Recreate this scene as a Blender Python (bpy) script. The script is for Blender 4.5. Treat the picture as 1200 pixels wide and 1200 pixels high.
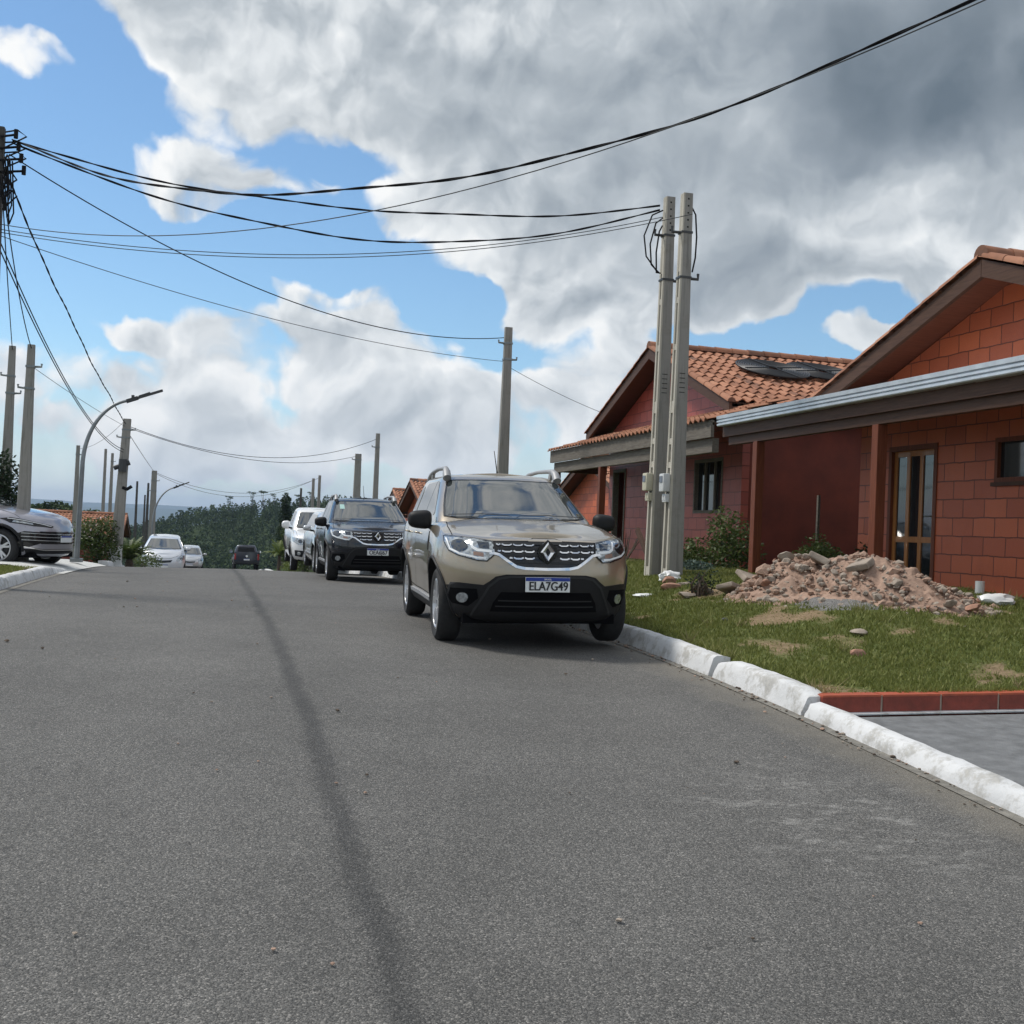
import bpy, bmesh, math, random
import numpy as np
from mathutils import Vector, Matrix, noise
from mathutils.bvhtree import BVHTree
from mathutils.geometry import delaunay_2d_cdt

S = bpy.context.scene
COL = S.collection
for o in list(bpy.data.objects):
    bpy.data.objects.remove(o)

# ------------------------------------------------------------------ camera
F = 1350.0                                     # focal length in units of a 1200-wide frame
CAM = Vector((0, 0, 1.5))
def _axes(vp=(245, 607), roll=.042):
    d = Vector(((vp[0]-600)/F, (vp[1]-600)/F, 1)).normalized()
    c = -(math.sin(roll)*d.x - math.cos(roll)*d.y)/d.z
    z = Vector((math.sin(roll), -math.cos(roll), c)).normalized()
    x = d.cross(z)
    return x, d, z                             # world X, Y, Z seen in camera axes
_X, _D, _Z = _axes()
def _row(i): return Vector((_X[i], _D[i], _Z[i]))
RIGHT, DOWN, FWD = _row(0), _row(1), _row(2)
cd = bpy.data.cameras.new('camera'); cam = bpy.data.objects.new('camera', cd); COL.objects.link(cam)
cd.sensor_width = 36; cd.lens = 36*F/1200; cd.clip_start = .1; cd.clip_end = 20000
R3 = Matrix((RIGHT, -DOWN, -FWD)).transposed()
cam.matrix_world = Matrix.Translation(CAM) @ R3.to_4x4()
S.camera = cam

# ------------------------------------------------------------------ sky, sun, exposure
SUN_DIR = Vector((-.62, .50, 1.05)).normalized()         # towards the sun
SUN_STRENGTH, SUN_ANGLE, SKY_STRENGTH, EXPOSURE = 2.3, 11, .092, 0.42
S.view_settings.view_transform = 'Standard'; S.view_settings.look = 'None'
S.view_settings.exposure = EXPOSURE; S.view_settings.gamma = 1
S.render.resolution_x = S.render.resolution_y = 1024
sl = bpy.data.lights.new('sun', 'SUN'); sl.energy = SUN_STRENGTH; sl.angle = math.radians(SUN_ANGLE); sl.color = (1, .95, .87)
so = bpy.data.objects.new('sun', sl); COL.objects.link(so)
so.rotation_euler = SUN_DIR.to_track_quat('Z', 'Y').to_euler()

W = bpy.data.worlds.new('World'); S.world = W; W.use_nodes = True
class NT:
    """tiny node-tree helper"""
    def __init__(s, nt): s.nt = nt; s.N = nt.nodes; s.L = nt.links
    def n(s, t, **k):
        nd = s.N.new(t)
        for a, b in k.items(): setattr(nd, a, b)
        return nd
    def set(s, nd, i, v):
        if v is None: return
        if hasattr(v, 'is_linked') or isinstance(v, bpy.types.NodeSocket): s.L.new(v, nd.inputs[i])
        else: nd.inputs[i].default_value = v
    def m(s, op, a, b=None, c=None, clamp=False):
        nd = s.n('ShaderNodeMath', operation=op); nd.use_clamp = clamp
        for i, v in enumerate((a, b, c)): s.set(nd, i, v)
        return nd.outputs[0]
    def vm(s, op, a, b=None):
        nd = s.n('ShaderNodeVectorMath', operation=op)
        s.set(nd, 0, a); s.set(nd, 1, b)
        return nd.outputs[0]
    def noise(s, vec, scale, detail=6, rough=.55, dist=0, dim='3D'):
        nd = s.n('ShaderNodeTexNoise'); nd.noise_dimensions = dim
        s.set(nd, 'Vector', vec); s.set(nd, 'Scale', scale); s.set(nd, 'Detail', detail); s.set(nd, 'Roughness', rough); s.set(nd, 'Distortion', dist)
        return nd.outputs[0]
    def ramp(s, f, pts, interp='LINEAR'):
        nd = s.n('ShaderNodeValToRGB'); s.L.new(f, nd.inputs[0]); cr = nd.color_ramp; cr.interpolation = interp
        while len(cr.elements) < len(pts): cr.elements.new(.5)
        for e, (p, c) in zip(cr.elements, pts):
            e.position = p; e.color = (*c, 1) if len(c) == 3 else c
        return nd.outputs[0]
    def mix(s, f, a, b, mode='MIX'):
        nd = s.n('ShaderNodeMix', data_type='RGBA', blend_type=mode)
        for i, v in ((0, f), (6, a), (7, b)):
            if isinstance(v, tuple) and len(v) == 3: v = (*v, 1)
            s.set(nd, i, v)
        return nd.outputs[2]
    def smooth(s, f, a, b):
        nd = s.n('ShaderNodeMapRange', interpolation_type='SMOOTHSTEP')
        s.set(nd, 0, f); s.set(nd, 1, a); s.set(nd, 2, b)
        return nd.outputs[0]

def px_dir(u, v):
    return (RIGHT*((u-600)/F) + DOWN*((v-600)/F) + FWD).normalized()
def build_sky():
    T = NT(W.node_tree); N = T.N
    bg = N['Background']
    sky = T.n('ShaderNodeTexSky', sky_type='NISHITA'); sky.sun_disc = False
    sky.sun_elevation = math.asin(SUN_DIR.z); sky.sun_rotation = math.atan2(SUN_DIR.x, SUN_DIR.y)
    sky.air_density = 1.0; sky.dust_density = .1; sky.ozone_density = 2.2
    tc = T.n('ShaderNodeTexCoord'); d = tc.outputs['Generated']
    sp = T.n('ShaderNodeSeparateXYZ'); T.L.new(d, sp.inputs[0])
    az = T.m('ARCTAN2', sp.outputs[0], sp.outputs[1]); el = T.m('ARCSINE', sp.outputs[2])
    cb = T.n('ShaderNodeCombineXYZ'); T.L.new(az, cb.inputs[0]); T.L.new(el, cb.inputs[1]); P = cb.outputs[0]
    # billowing warp so that cloud edges curl
    wn = T.n('ShaderNodeTexNoise'); wn.noise_dimensions = '2D'; T.set(wn, 'Vector', P); T.set(wn, 'Scale', 9); T.set(wn, 'Detail', 5)
    warp = T.vm('SCALE', T.vm('SUBTRACT', wn.outputs['Color'], (.5, .5, .5)))
    sc = warp.node; sc.inputs['Scale'].default_value = .075
    PW = T.vm('ADD', P, warp)
    def blob(u, v, ru, rv, w, vec):
        q = px_dir(u, v); a, e = math.atan2(q.x, q.y), math.asin(q.z)
        mp = T.n('ShaderNodeMapping', vector_type='TEXTURE')
        T.L.new(vec, mp.inputs[0]); mp.inputs[1].default_value = (a, e, 0); mp.inputs[3].default_value = (ru/F, rv/F, 1)
        g = T.n('ShaderNodeTexGradient', gradient_type='SPHERICAL'); T.L.new(mp.outputs[0], g.inputs[0])
        f = T.m('SMOOTH_MIN', T.m('MULTIPLY', g.outputs['Fac'], 2.2), 1.0, .4)
        return T.m('MULTIPLY', f, w)
    def total(lst, vec):
        acc = None
        for b in lst:
            x = blob(*b, vec); acc = x if acc is None else T.m('ADD', acc, x)
        return acc
    clouds = [(470, 40, 330, 170, 1.05), (290, 10, 200, 90, .95), (760, 110, 400, 240, 1.1), (1080, 60, 380, 240, 1.2), (610, 230, 170, 150, .50), (840, 290, 270, 140, .95),
              (225, 205, 110, 55, .72), (330, 215, 60, 26, .4), (420, 240, 130, 42, .34), (385, 345, 125, 60, .64), (290, 400, 180, 60, .55), (455, 420, 150, 70, .60), (140, 392, 60, 26, .42),
              (560, 500, 220, 70, .50), (330, 490, 150, 50, .36), (200, 455, 90, 36, .40), (340, 520, 300, 80, .40), (30, 72, 80, 36, .66), (655, 350, 85, 70, .72), (730, 470, 120, 70, .46),
              (1000, 402, 55, 28, .85), (1090, 260, 170, 110, .60), (1180, 230, 70, 120, .5), (1000, 500, 200, 60, .4), (60, 470, 150, 60, .26), (160, 540, 200, 60, .30)]
    holes = [(1110, 190, 36, 42, -.9), (1128, 275, 34, 34, -.8), (985, 360, 75, 36, -.7), (880, 392, 130, 30, -.7), (640, 318, 24, 40, -.5), (70, 220, 190, 150, -.45), (350, 285, 240, 40, -.45), (545, 350, 70, 44, -.7), (430, 192, 100, 32, -.4), (110, 330, 200, 45, -.4), (300, 470, 90, 24, -.25), (120, 500, 120, 30, -.2), (560, 440, 60, 20, -.2)]
    dark = [(1110, 70, 240, 120, 1.05), (880, 100, 280, 140, .50), (590, 125, 180, 80, .42), (1190, 130, 120, 110, .45), (810, 250, 270, 110, .38), (560, 60, 160, 80, .1), (430, 400, 150, 40, .22), (900, 320, 160, 60, .3), (500, 180, 160, 60, .25), (300, 395, 110, 26, .15), (560, 470, 150, 26, .2)]
    def puffs(vec):
        v = T.n('ShaderNodeTexVoronoi', feature='F1', voronoi_dimensions='2D'); v.normalize = True
        T.set(v, 'Vector', vec); T.set(v, 'Scale', 11); T.set(v, 'Detail', 3); T.set(v, 'Roughness', .5)
        return T.m('ADD', T.m('MULTIPLY', T.noise(vec, 6.5, 7, .55, dim='2D'), .62), T.m('MULTIPLY', T.m('SUBTRACT', 1.12, T.m('MULTIPLY', v.outputs['Distance'], 1.5)), .40))
    n1 = puffs(PW)
    n2 = puffs(T.vm('ADD', PW, (-.008, .018, 0)))
    big = T.noise(d, 2.2, 3, .5)
    # only the part of the sky in view is laid out; elsewhere the cover follows the large noise
    view = T.smooth(T.m('ABSOLUTE', T.m('SUBTRACT', az, .26)), .95, .55)
    view = T.m('MULTIPLY', view, T.smooth(el, .85, .5))
    lay = T.m('ADD', T.m('ADD', total(clouds, PW), total(holes, PW)), 0)
    cov = T.m('ADD', T.m('MULTIPLY', lay, view), T.m('MULTIPLY', T.m('MULTIPLY', big, 1.05), T.m('SUBTRACT', 1, view)))
    den = T.m('ADD', cov, T.m('MULTIPLY', T.m('SUBTRACT', n1, .55), 2.5))
    low = T.smooth(el, .15, .02)                                  # thin veil near the horizon
    alpha = T.smooth(den, .26, .64)
    veil = T.m('MAXIMUM', T.m('MULTIPLY', low, T.m('ADD', .25, T.m('MULTIPLY', n1, .65))), T.m('MULTIPLY', T.smooth(el, .075, -.005), .92))
    alpha = T.m('MAXIMUM', alpha, veil)
    lit = T.m('MULTIPLY', T.m('SUBTRACT', n1, n2), 1.9)
    thick = T.smooth(den, .5, 1.5)
    lit = T.m('MULTIPLY', lit, T.m('SUBTRACT', 1, T.m('MULTIPLY', low, .35)))
    sh = T.m('ADD', T.m('SUBTRACT', .86, T.m('MULTIPLY', thick, .16)), lit)
    dk0 = T.m('MULTIPLY', total(dark, PW), view)
    sh = T.m('ADD', T.m('SUBTRACT', .86, T.m('MULTIPLY', thick, .16)), T.m('MULTIPLY', lit, T.m('SUBTRACT', 1, T.m('MULTIPLY', dk0, .6, clamp=True))))
    dk = T.m('MULTIPLY', dk0, T.m('ADD', .30, T.m('MULTIPLY', n1, 1.1)))
    sh = T.m('SUBTRACT', sh, T.m('MULTIPLY', dk, .45), clamp=True)
    ccol = T.ramp(sh, [(0, (.105, .135, .165)), (.30, (.22, .255, .29)), (.6, (.39, .425, .455)), (.85, (.61, .635, .65)), (1, (.75, .755, .75))])
    skc = T.vm('SCALE', sky.outputs[0]); skc.node.inputs['Scale'].default_value = SKY_STRENGTH
    skc = T.vm('MULTIPLY', skc, (.88, 1.04, 1.09))
    col = T.mix(alpha, skc, ccol)
    T.L.new(col, bg.inputs[0]); bg.inputs[1].default_value = 1.0
build_sky()

# ------------------------------------------------------------------ helpers
def rng(seed): return random.Random(seed)
def tag(o, label=None, cat=None, group=None, kind=None):
    if label: o['label'] = label
    if cat: o['category'] = cat
    if group: o['group'] = group
    if kind: o['kind'] = kind
    return o
def link_mesh(name, me, mats=(), parent=None):
    o = bpy.data.objects.new(name, me); COL.objects.link(o)
    for m in (mats if isinstance(mats, (list, tuple)) else [mats]): me.materials.append(m)
    if parent: o.parent = parent
    return o
def obj_bm(name, bm, mats=(), parent=None, smooth=None, loc=None):
    me = bpy.data.meshes.new(name); bm.to_mesh(me); bm.free()
    if smooth is not None:
        me.polygons.foreach_set('use_smooth', [True]*len(me.polygons)); me.set_sharp_from_angle(angle=math.radians(smooth))
    o = link_mesh(name, me, mats, parent)
    if loc: o.location = loc
    return o
def obj_py(name, v, f, mats=(), parent=None, smooth=None):
    me = bpy.data.meshes.new(name); me.from_pydata([tuple(p) for p in v], [], f); me.update()
    if smooth is not None:
        me.polygons.foreach_set('use_smooth', [True]*len(me.polygons)); me.set_sharp_from_angle(angle=math.radians(smooth))
    return link_mesh(name, me, mats, parent)
def empty(name, loc=(0, 0, 0), rz=0, rot=None, **k):
    o = bpy.data.objects.new(name, None); COL.objects.link(o); o.empty_display_size = .2
    o.location = loc; o.rotation_euler = rot if rot else (0, 0, rz)
    return tag(o, **k)
def box(bm, x0, x1, y0, y1, z0, z1, bev=0):
    vs = [bm.verts.new((x, y, z)) for x in (x0, x1) for y in (y0, y1) for z in (z0, z1)]
    fs = [(0, 1, 3, 2), (4, 6, 7, 5), (0, 4, 5, 1), (2, 3, 7, 6), (0, 2, 6, 4), (1, 5, 7, 3)]
    faces = [bm.faces.new([vs[i] for i in f]) for f in fs]
    if bev:
        es = list({e for f in faces for e in f.edges})
        bmesh.ops.bevel(bm, geom=es, offset=bev, segments=2, profile=.6, affect='EDGES')
def tube_pts(bm, pts, rad, seg=8, caps=True):
    rings = []; n = len(pts); pts = [Vector(p) for p in pts]; prev = None
    for i, p in enumerate(pts):
        t = (pts[min(i+1, n-1)]-pts[max(i-1, 0)]).normalized()
        if prev is None:
            a = t.orthogonal().normalized()
        else:
            a = (prev - t*prev.dot(t)).normalized()
        prev = a; b = t.cross(a)
        r = rad[i] if isinstance(rad, (list, tuple)) else rad
        rings.append([bm.verts.new(p+(a*math.cos(2*math.pi*k/seg)+b*math.sin(2*math.pi*k/seg))*r) for k in range(seg)])
    for i in range(n-1):
        for k in range(seg):
            bm.faces.new([rings[i][k], rings[i][(k+1) % seg], rings[i+1][(k+1) % seg], rings[i+1][k]])
    if caps:
        bm.faces.new(rings[0][::-1]); bm.faces.new(rings[-1])
def beam(bm, p, q, w, h, up=Vector((0, 0, 1))):
    """rectangular bar from p to q, w across and h along 'up'"""
    p, q = Vector(p), Vector(q); t = (q-p).normalized(); s = t.cross(up).normalized(); u = s.cross(t)
    c = [(-w/2, -h/2), (w/2, -h/2), (w/2, h/2), (-w/2, h/2)]
    A = [bm.verts.new(p+s*a+u*b) for a, b in c]; B = [bm.verts.new(q+s*a+u*b) for a, b in c]
    for i in range(4): bm.faces.new([A[i], A[(i+1) % 4], B[(i+1) % 4], B[i]])
    bm.faces.new(A[::-1]); bm.faces.new(B)
def prism(bm, poly, axis, a, b):
    """polygon (two coords) extruded along an axis from a to b"""
    def P(u, v, t):
        return {'x': (t, u, v), 'y': (u, t, v), 'z': (u, v, t)}[axis]
    A = [bm.verts.new(P(u, v, a)) for u, v in poly]; B = [bm.verts.new(P(u, v, b)) for u, v in poly]; n = len(poly)
    for i in range(n): bm.faces.new([A[i], A[(i+1) % n], B[(i+1) % n], B[i]])
    bm.faces.new(A[::-1]); bm.faces.new(B)
    bmesh.ops.recalc_face_normals(bm, faces=bm.faces)
def lathe(bm, prof, axis='x', seg=32, closed=True):
    rings = []
    for r, t in prof:
        ring = []
        for k in range(seg):
            a = 2*math.pi*k/seg; c, s = r*math.cos(a), r*math.sin(a)
            ring.append(bm.verts.new((t, c, s) if axis == 'x' else (c, s, t)))
        rings.append(ring)
    n = len(prof)
    for i in range(n if closed else n-1):
        A, B = rings[i], rings[(i+1) % n]
        for k in range(seg): bm.faces.new([A[k], A[(k+1) % seg], B[(k+1) % seg], B[k]])
    bmesh.ops.recalc_face_normals(bm, faces=bm.faces)

# ------------------------------------------------------------------ materials
def mat(name, col, rough=.6, metal=0, spec=.5, var=0, vscale=6, bump=0, bscale=60, coat=0, ior=None, col2=None, detail=5, rvar=0, alpha=None, trans=0):
    m = bpy.data.materials.new(name); m.use_nodes = True; T = NT(m.node_tree); b = T.N['Principled BSDF']
    b.inputs['Base Color'].default_value = (*col, 1); b.inputs['Roughness'].default_value = rough; b.inputs['Metallic'].default_value = metal
    b.inputs['Specular IOR Level'].default_value = spec; b.inputs['Coat Weight'].default_value = coat; b.inputs['Coat Roughness'].default_value = .04
    if ior: b.inputs['IOR'].default_value = ior
    if trans: b.inputs['Transmission Weight'].default_value = trans
    tc = T.n('ShaderNodeTexCoord').outputs['Object']
    if var or col2:
        n = T.noise(tc, vscale, detail, .6)
        c2 = col2 or tuple(max(0, c*(1-var)) for c in col); c1 = col if col2 else tuple(min(1, c*(1+var)) for c in col)
        T.L.new(T.ramp(n, [(.32, c1), (.68, c2)]), b.inputs['Base Color'])
        if rvar:
            T.L.new(T.m('ADD', rough, T.m('MULTIPLY', T.m('SUBTRACT', n, .5), rvar)), b.inputs['Roughness'])
    if bump:
        bn = T.n('ShaderNodeBump'); bn.inputs['Strength'].default_value = bump; bn.inputs['Distance'].default_value = .01
        T.L.new(T.noise(tc, bscale, 4, .6), bn.inputs['Height']); T.L.new(bn.outputs[0], b.inputs['Normal'])
    return m
def mat_asphalt():
    m = bpy.data.materials.new('asphalt'); m.use_nodes = True; T = NT(m.node_tree); b = T.N['Principled BSDF']
    tc = T.n('ShaderNodeTexCoord').outputs['Object']
    sp = T.n('ShaderNodeSeparateXYZ'); T.L.new(tc, sp.inputs[0]); X, Y = sp.outputs[0], sp.outputs[1]
    v = T.n('ShaderNodeTexVoronoi'); T.set(v, 'Vector', tc); T.set(v, 'Scale', 165)
    sv = T.n('ShaderNodeSeparateXYZ'); T.L.new(v.outputs['Color'], sv.inputs[0])
    stone = T.ramp(sv.outputs[0], [(0, (.068, .067, .064)), (.40, (.122, .120, .114)), (.75, (.172, .168, .158)), (.93, (.25, .24, .225)), (1, (.36, .345, .32))])
    fine = T.noise(tc, 260, 3, .7)
    stone = T.mix(T.smooth(fine, .38, .62), T.mix(1.0, stone, (.55, .55, .56), 'MULTIPLY'), stone)
    patch = T.noise(tc, .55, 5, .62); mid = T.noise(tc, 3.5, 4, .6)
    # two smoother wheel tracks in each lane, blotches of binder and a few oil drips
    wv = T.m('COSINE', T.m('MULTIPLY', T.m('ADD', X, T.m('MULTIPLY', patch, .5)), 3.6))
    dv = T.n('ShaderNodeTexVoronoi', voronoi_dimensions='2D'); T.set(dv, 'Vector', tc); T.set(dv, 'Scale', 1.7); T.set(dv, 'Randomness', 1)
    dsp = T.n('ShaderNodeSeparateXYZ'); T.L.new(dv.outputs['Color'], dsp.inputs[0])
    drip = T.m('MULTIPLY', T.smooth(T.m('ADD', dv.outputs['Distance'], T.m('MULTIPLY', mid, .06)), .085, .045), T.m('GREATER_THAN', dsp.outputs[0], .72))
    f = T.m('ADD', .44, T.m('ADD', T.m('MULTIPLY', patch, .74), T.m('MULTIPLY', mid, .30)))
    f = T.m('SUBTRACT', T.m('ADD', f, T.m('MULTIPLY', wv, .035)), T.m('MULTIPLY', drip, .30))
    g = T.n('ShaderNodeCombineColor'); [T.L.new(f, g.inputs[i]) for i in range(3)]
    c = T.mix(1.0, stone, g.outputs[0], 'MULTIPLY')
    # binder-rich joint between the two paver passes
    wob = T.m('MULTIPLY', T.m('SUBTRACT', T.noise(tc, 1.3, 4, .6), .5), .14)
    dx = T.m('ABSOLUTE', T.m('ADD', T.m('SUBTRACT', X, .615), wob))
    ed = T.m('MULTIPLY', T.m('SUBTRACT', T.noise(tc, 16, 5, .75), .5), .12)
    seam = T.smooth(T.m('ADD', dx, ed), .098, .012)
    seam = T.m('MULTIPLY', seam, T.m('ADD', .35, T.m('MULTIPLY', T.noise(tc, 2.2, 3), .8)), clamp=True)
    c = T.mix(seam, c, T.mix(1.0, c, (.44, .45, .47), 'MULTIPLY'))
    # pale cement scuffs dragged across the right lane
    mp = T.n('ShaderNodeMapping'); T.L.new(tc, mp.inputs[0]); mp.inputs[2].default_value = (0, 0, .6); mp.inputs[3].default_value = (2.6, 5.5, 1)
    sn = T.noise(mp.outputs[0], 2.2, 7, .72)
    zx = T.smooth(T.m('ABSOLUTE', T.m('SUBTRACT', X, 2.95)), 1.0, .2); zy = T.smooth(T.m('ABSOLUTE', T.m('SUBTRACT', Y, 5.0)), 1.3, .3)
    sc = T.m('MULTIPLY', T.m('MULTIPLY', T.smooth(sn, .50, .66), T.m('MULTIPLY', zx, zy)), T.smooth(fine, .40, .58))
    c = T.mix(T.m('MULTIPLY', sc, .62), c, (.42, .41, .39))
    # dust gathers along the gutter
    du = T.m('MULTIPLY', T.smooth(T.m('ADD', X, T.m('MULTIPLY', mid, .5)), 3.7, 4.25), .6)
    c = T.mix(du, c, (.20, .18, .145))
    T.L.new(c, b.inputs['Base Color']); b.inputs['Roughness'].default_value = .82; b.inputs['Specular IOR Level'].default_value = .35
    bn = T.n('ShaderNodeBump'); bn.inputs['Strength'].default_value = .6; bn.inputs['Distance'].default_value = .006
    h = T.m('ADD', T.m('MULTIPLY', v.outputs['Distance'], -1.2), T.m('MULTIPLY', fine, .6))
    T.L.new(h, bn.inputs['Height']); T.L.new(bn.outputs[0], b.inputs['Normal'])
    return m
def mat_brick(name, c1, c2, mortar, bw=.42, bh=.24, plane='yz', rough=.42, dirt=(.25, .22, .2)):
    m = bpy.data.materials.new(name); m.use_nodes = True; T = NT(m.node_tree); b = T.N['Principled BSDF']
    tc = T.n('ShaderNodeTexCoord').outputs['Object']
    sp = T.n('ShaderNodeSeparateXYZ'); T.L.new(tc, sp.inputs[0])
    cb = T.n('ShaderNodeCombineXYZ'); T.L.new(sp.outputs[1 if plane == 'yz' else 0], cb.inputs[0]); T.L.new(sp.outputs[2], cb.inputs[1])
    wn = T.n('ShaderNodeTexNoise'); T.L.new(tc, wn.inputs['Vector']); T.set(wn, 'Scale', 5.0)
    ws = T.vm('SCALE', T.vm('SUBTRACT', wn.outputs['Color'], (.5, .5, .5))); ws.node.inputs['Scale'].default_value = .026
    wb = T.vm('ADD', cb.outputs[0], ws)
    br = T.n('ShaderNodeTexBrick'); T.L.new(wb, br.inputs['Vector']); br.offset = .5
    br.inputs['Color1'].default_value = (*c1, 1); br.inputs['Color2'].default_value = (*c2, 1); br.inputs['Mortar'].default_value = (*mortar, 1)
    br.inputs['Scale'].default_value = 1; br.inputs['Mortar Size'].default_value = .0085; br.inputs['Mortar Smooth'].default_value = .25
    br.inputs['Brick Width'].default_value = bw; br.inputs['Row Height'].default_value = bh; br.inputs['Bias'].default_value = 0
    n = T.noise(tc, 2.4, 6, .65); n2 = T.noise(tc, 26, 4, .6)
    c = T.mix(T.m('MULTIPLY', T.smooth(n, .45, .75), .35), br.outputs['Color'], tuple(x*y*2.6 for x, y in zip(c1, dirt)))
    c = T.mix(T.m('MULTIPLY', T.smooth(n2, .5, .8), .25), c, tuple(min(1, x*1.3) for x in c1))
    T.L.new(c, b.inputs['Base Color'])
    T.L.new(T.m('ADD', rough-.1, T.m('MULTIPLY', n2, .3)), b.inputs['Roughness'])
    bn = T.n('ShaderNodeBump'); bn.inputs['Strength'].default_value = .8; bn.inputs['Distance'].default_value = .012
    h = T.m('ADD', T.m('MULTIPLY', br.outputs['Fac'], -1), T.m('MULTIPLY', n2, .35)); T.L.new(h, bn.inputs['Height']); T.L.new(bn.outputs[0], b.inputs['Normal'])
    return m
def mat_attr(name, c1, c2, rough=.7, spec=.3, trans=False, attr='tone'):
    """colour runs from c1 to c2 with the per-face tone stored on the mesh (each leaf or tile has its own)"""
    m = bpy.data.materials.new(name); m.use_nodes = True; T = NT(m.node_tree); b = T.N['Principled BSDF']
    a = T.n('ShaderNodeAttribute'); a.attribute_name = attr
    n = T.noise(T.n('ShaderNodeTexCoord').outputs['Object'], 5, 4, .6)
    f = T.m('ADD', T.m('MULTIPLY', a.outputs['Fac'], .8), T.m('MULTIPLY', T.m('SUBTRACT', n, .4), .6), clamp=True)
    pts = [(0, c1), (1, c2)] if not isinstance(c1, list) else c1
    T.L.new(T.ramp(f, pts), b.inputs['Base Color']); b.inputs['Roughness'].default_value = rough; b.inputs['Specular IOR Level'].default_value = spec
    if trans:
        tr = T.n('ShaderNodeBsdfTranslucent'); T.L.new(b.inputs['Base Color'].links[0].from_socket, tr.inputs[0])
        mx = T.n('ShaderNodeMixShader'); mx.inputs[0].default_value = .28
        T.L.new(b.outputs[0], mx.inputs[1]); T.L.new(tr.outputs[0], mx.inputs[2]); T.L.new(mx.outputs[0], T.N['Material Output'].inputs[0])
    return m
def mat_ground(name, greens, browns, bare=.5, dry=False):
    m = bpy.data.materials.new(name); m.use_nodes = True; T = NT(m.node_tree); b = T.N['Principled BSDF']
    tc = T.n('ShaderNodeTexCoord').outputs['Object']
    a = T.noise(tc, .9, 6, .65)
    if dry: at = T.n('ShaderNodeAttribute'); at.attribute_name = 'dry'; a = at.outputs['Fac']
    f = T.noise(tc, 38, 5, .7); g = T.noise(tc, 9, 4, .6)
    gr = T.ramp(f, [(.3, greens[0]), (.7, greens[1])]); bw = T.ramp(g, [(.3, browns[0]), (.7, browns[1])])
    T.L.new(T.mix(T.smooth(T.m('ADD', a, T.m('MULTIPLY', T.m('SUBTRACT', f, .5), .25)), bare, bare+.12), gr, bw), b.inputs['Base Color'])
    b.inputs['Roughness'].default_value = .95; b.inputs['Specular IOR Level'].default_value = .1
    bn = T.n('ShaderNodeBump'); bn.inputs['Strength'].default_value = .7; bn.inputs['Distance'].default_value = .03
    T.L.new(f, bn.inputs['Height']); T.L.new(bn.outputs[0], b.inputs['Normal'])
    return m
def mat_wood(name, c1, c2, axis=1, rough=.6, scale=3, coat=0):
    m = bpy.data.materials.new(name); m.use_nodes = True; T = NT(m.node_tree); b = T.N['Principled BSDF']
    tc = T.n('ShaderNodeTexCoord').outputs['Object']
    mp = T.n('ShaderNodeMapping'); T.L.new(tc, mp.inputs[0]); s = [14, 14, 14]; s[axis] = 1.0; mp.inputs[3].default_value = s
    n = T.noise(mp.outputs[0], scale, 7, .65, .6)
    T.L.new(T.ramp(n, [(.3, c1), (.7, c2)]), b.inputs['Base Color']); b.inputs['Roughness'].default_value = rough; b.inputs['Coat Weight'].default_value = coat; b.inputs['Specular IOR Level'].default_value = .22
    bn = T.n('ShaderNodeBump'); bn.inputs['Strength'].default_value = .3; bn.inputs['Distance'].default_value = .005
    T.L.new(n, bn.inputs['Height']); T.L.new(bn.outputs[0], b.inputs['Normal'])
    return m
def mat_kerb():
    m = bpy.data.materials.new('kerb_paint'); m.use_nodes = True; T = NT(m.node_tree); b = T.N['Principled BSDF']
    tc = T.n('ShaderNodeTexCoord').outputs['Object']
    n = T.noise(tc, 5, 8, .7); f = T.noise(tc, 45, 4, .7); s = T.noise(tc, 1.1, 4, .6)
    k = T.smooth(T.m('ADD', n, T.m('MULTIPLY', T.m('SUBTRACT', f, .5), .25)), .46, .64)
    c = T.ramp(s, [(.3, (.66, .665, .67)), (.75, (.52, .53, .54))])
    c = T.mix(T.m('MULTIPLY', k, .8), c, T.ramp(f, [(.3, (.24, .235, .22)), (.7, (.40, .385, .35))]))
    T.L.new(c, b.inputs['Base Color']); b.inputs['Roughness'].default_value = .75
    bn = T.n('ShaderNodeBump'); bn.inputs['Strength'].default_value = .7; bn.inputs['Distance'].default_value = .02
    T.L.new(n, bn.inputs['Height']); T.L.new(bn.outputs[0], b.inputs['Normal'])
    return m

M = {}
M['asphalt'] = mat_asphalt()
M['kerb'] = mat_kerb()
M['gutter_dirt'] = mat('gutter_concrete', (.17, .16, .14), .9, var=.35, vscale=14, bump=.6, bscale=40)
M['lawn'] = mat_ground('lawn_soil', ((.07, .09, .026), (.13, .155, .052)), ((.21, .15, .09), (.31, .23, .15)), .57, True)
M['field'] = mat_ground('field', ((.022, .038, .013), (.045, .065, .022)), ((.08, .07, .04), (.12, .10, .06)), .66)
M['paving'] = mat('driveway_concrete', (.145, .15, .155), .85, var=.25, vscale=9, bump=.5, bscale=70)
M['apron'] = mat('apron_concrete', (.50, .50, .48), .85, var=.2, vscale=5, bump=.4, bscale=40)
M['brick1'] = mat_brick('orange_block_wall', (.56, .135, .052), (.40, .090, .040), (.15, .042, .024))
M['brick2'] = mat_brick('red_block_wall', (.44, .105, .075), (.31, .070, .052), (.15, .042, .032))
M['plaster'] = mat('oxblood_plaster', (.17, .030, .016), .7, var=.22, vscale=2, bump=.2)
M['tile'] = mat_attr('clay_tile', [(0, (.13, .07, .05)), (.35, (.30, .135, .08)), (.7, (.40, .195, .12)), (1, (.48, .30, .20))], None, .8, .25)
M['darkwood'] = mat_wood('dark_timber', (.058, .029, .018), (.105, .056, .036), 1, .55)
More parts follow.
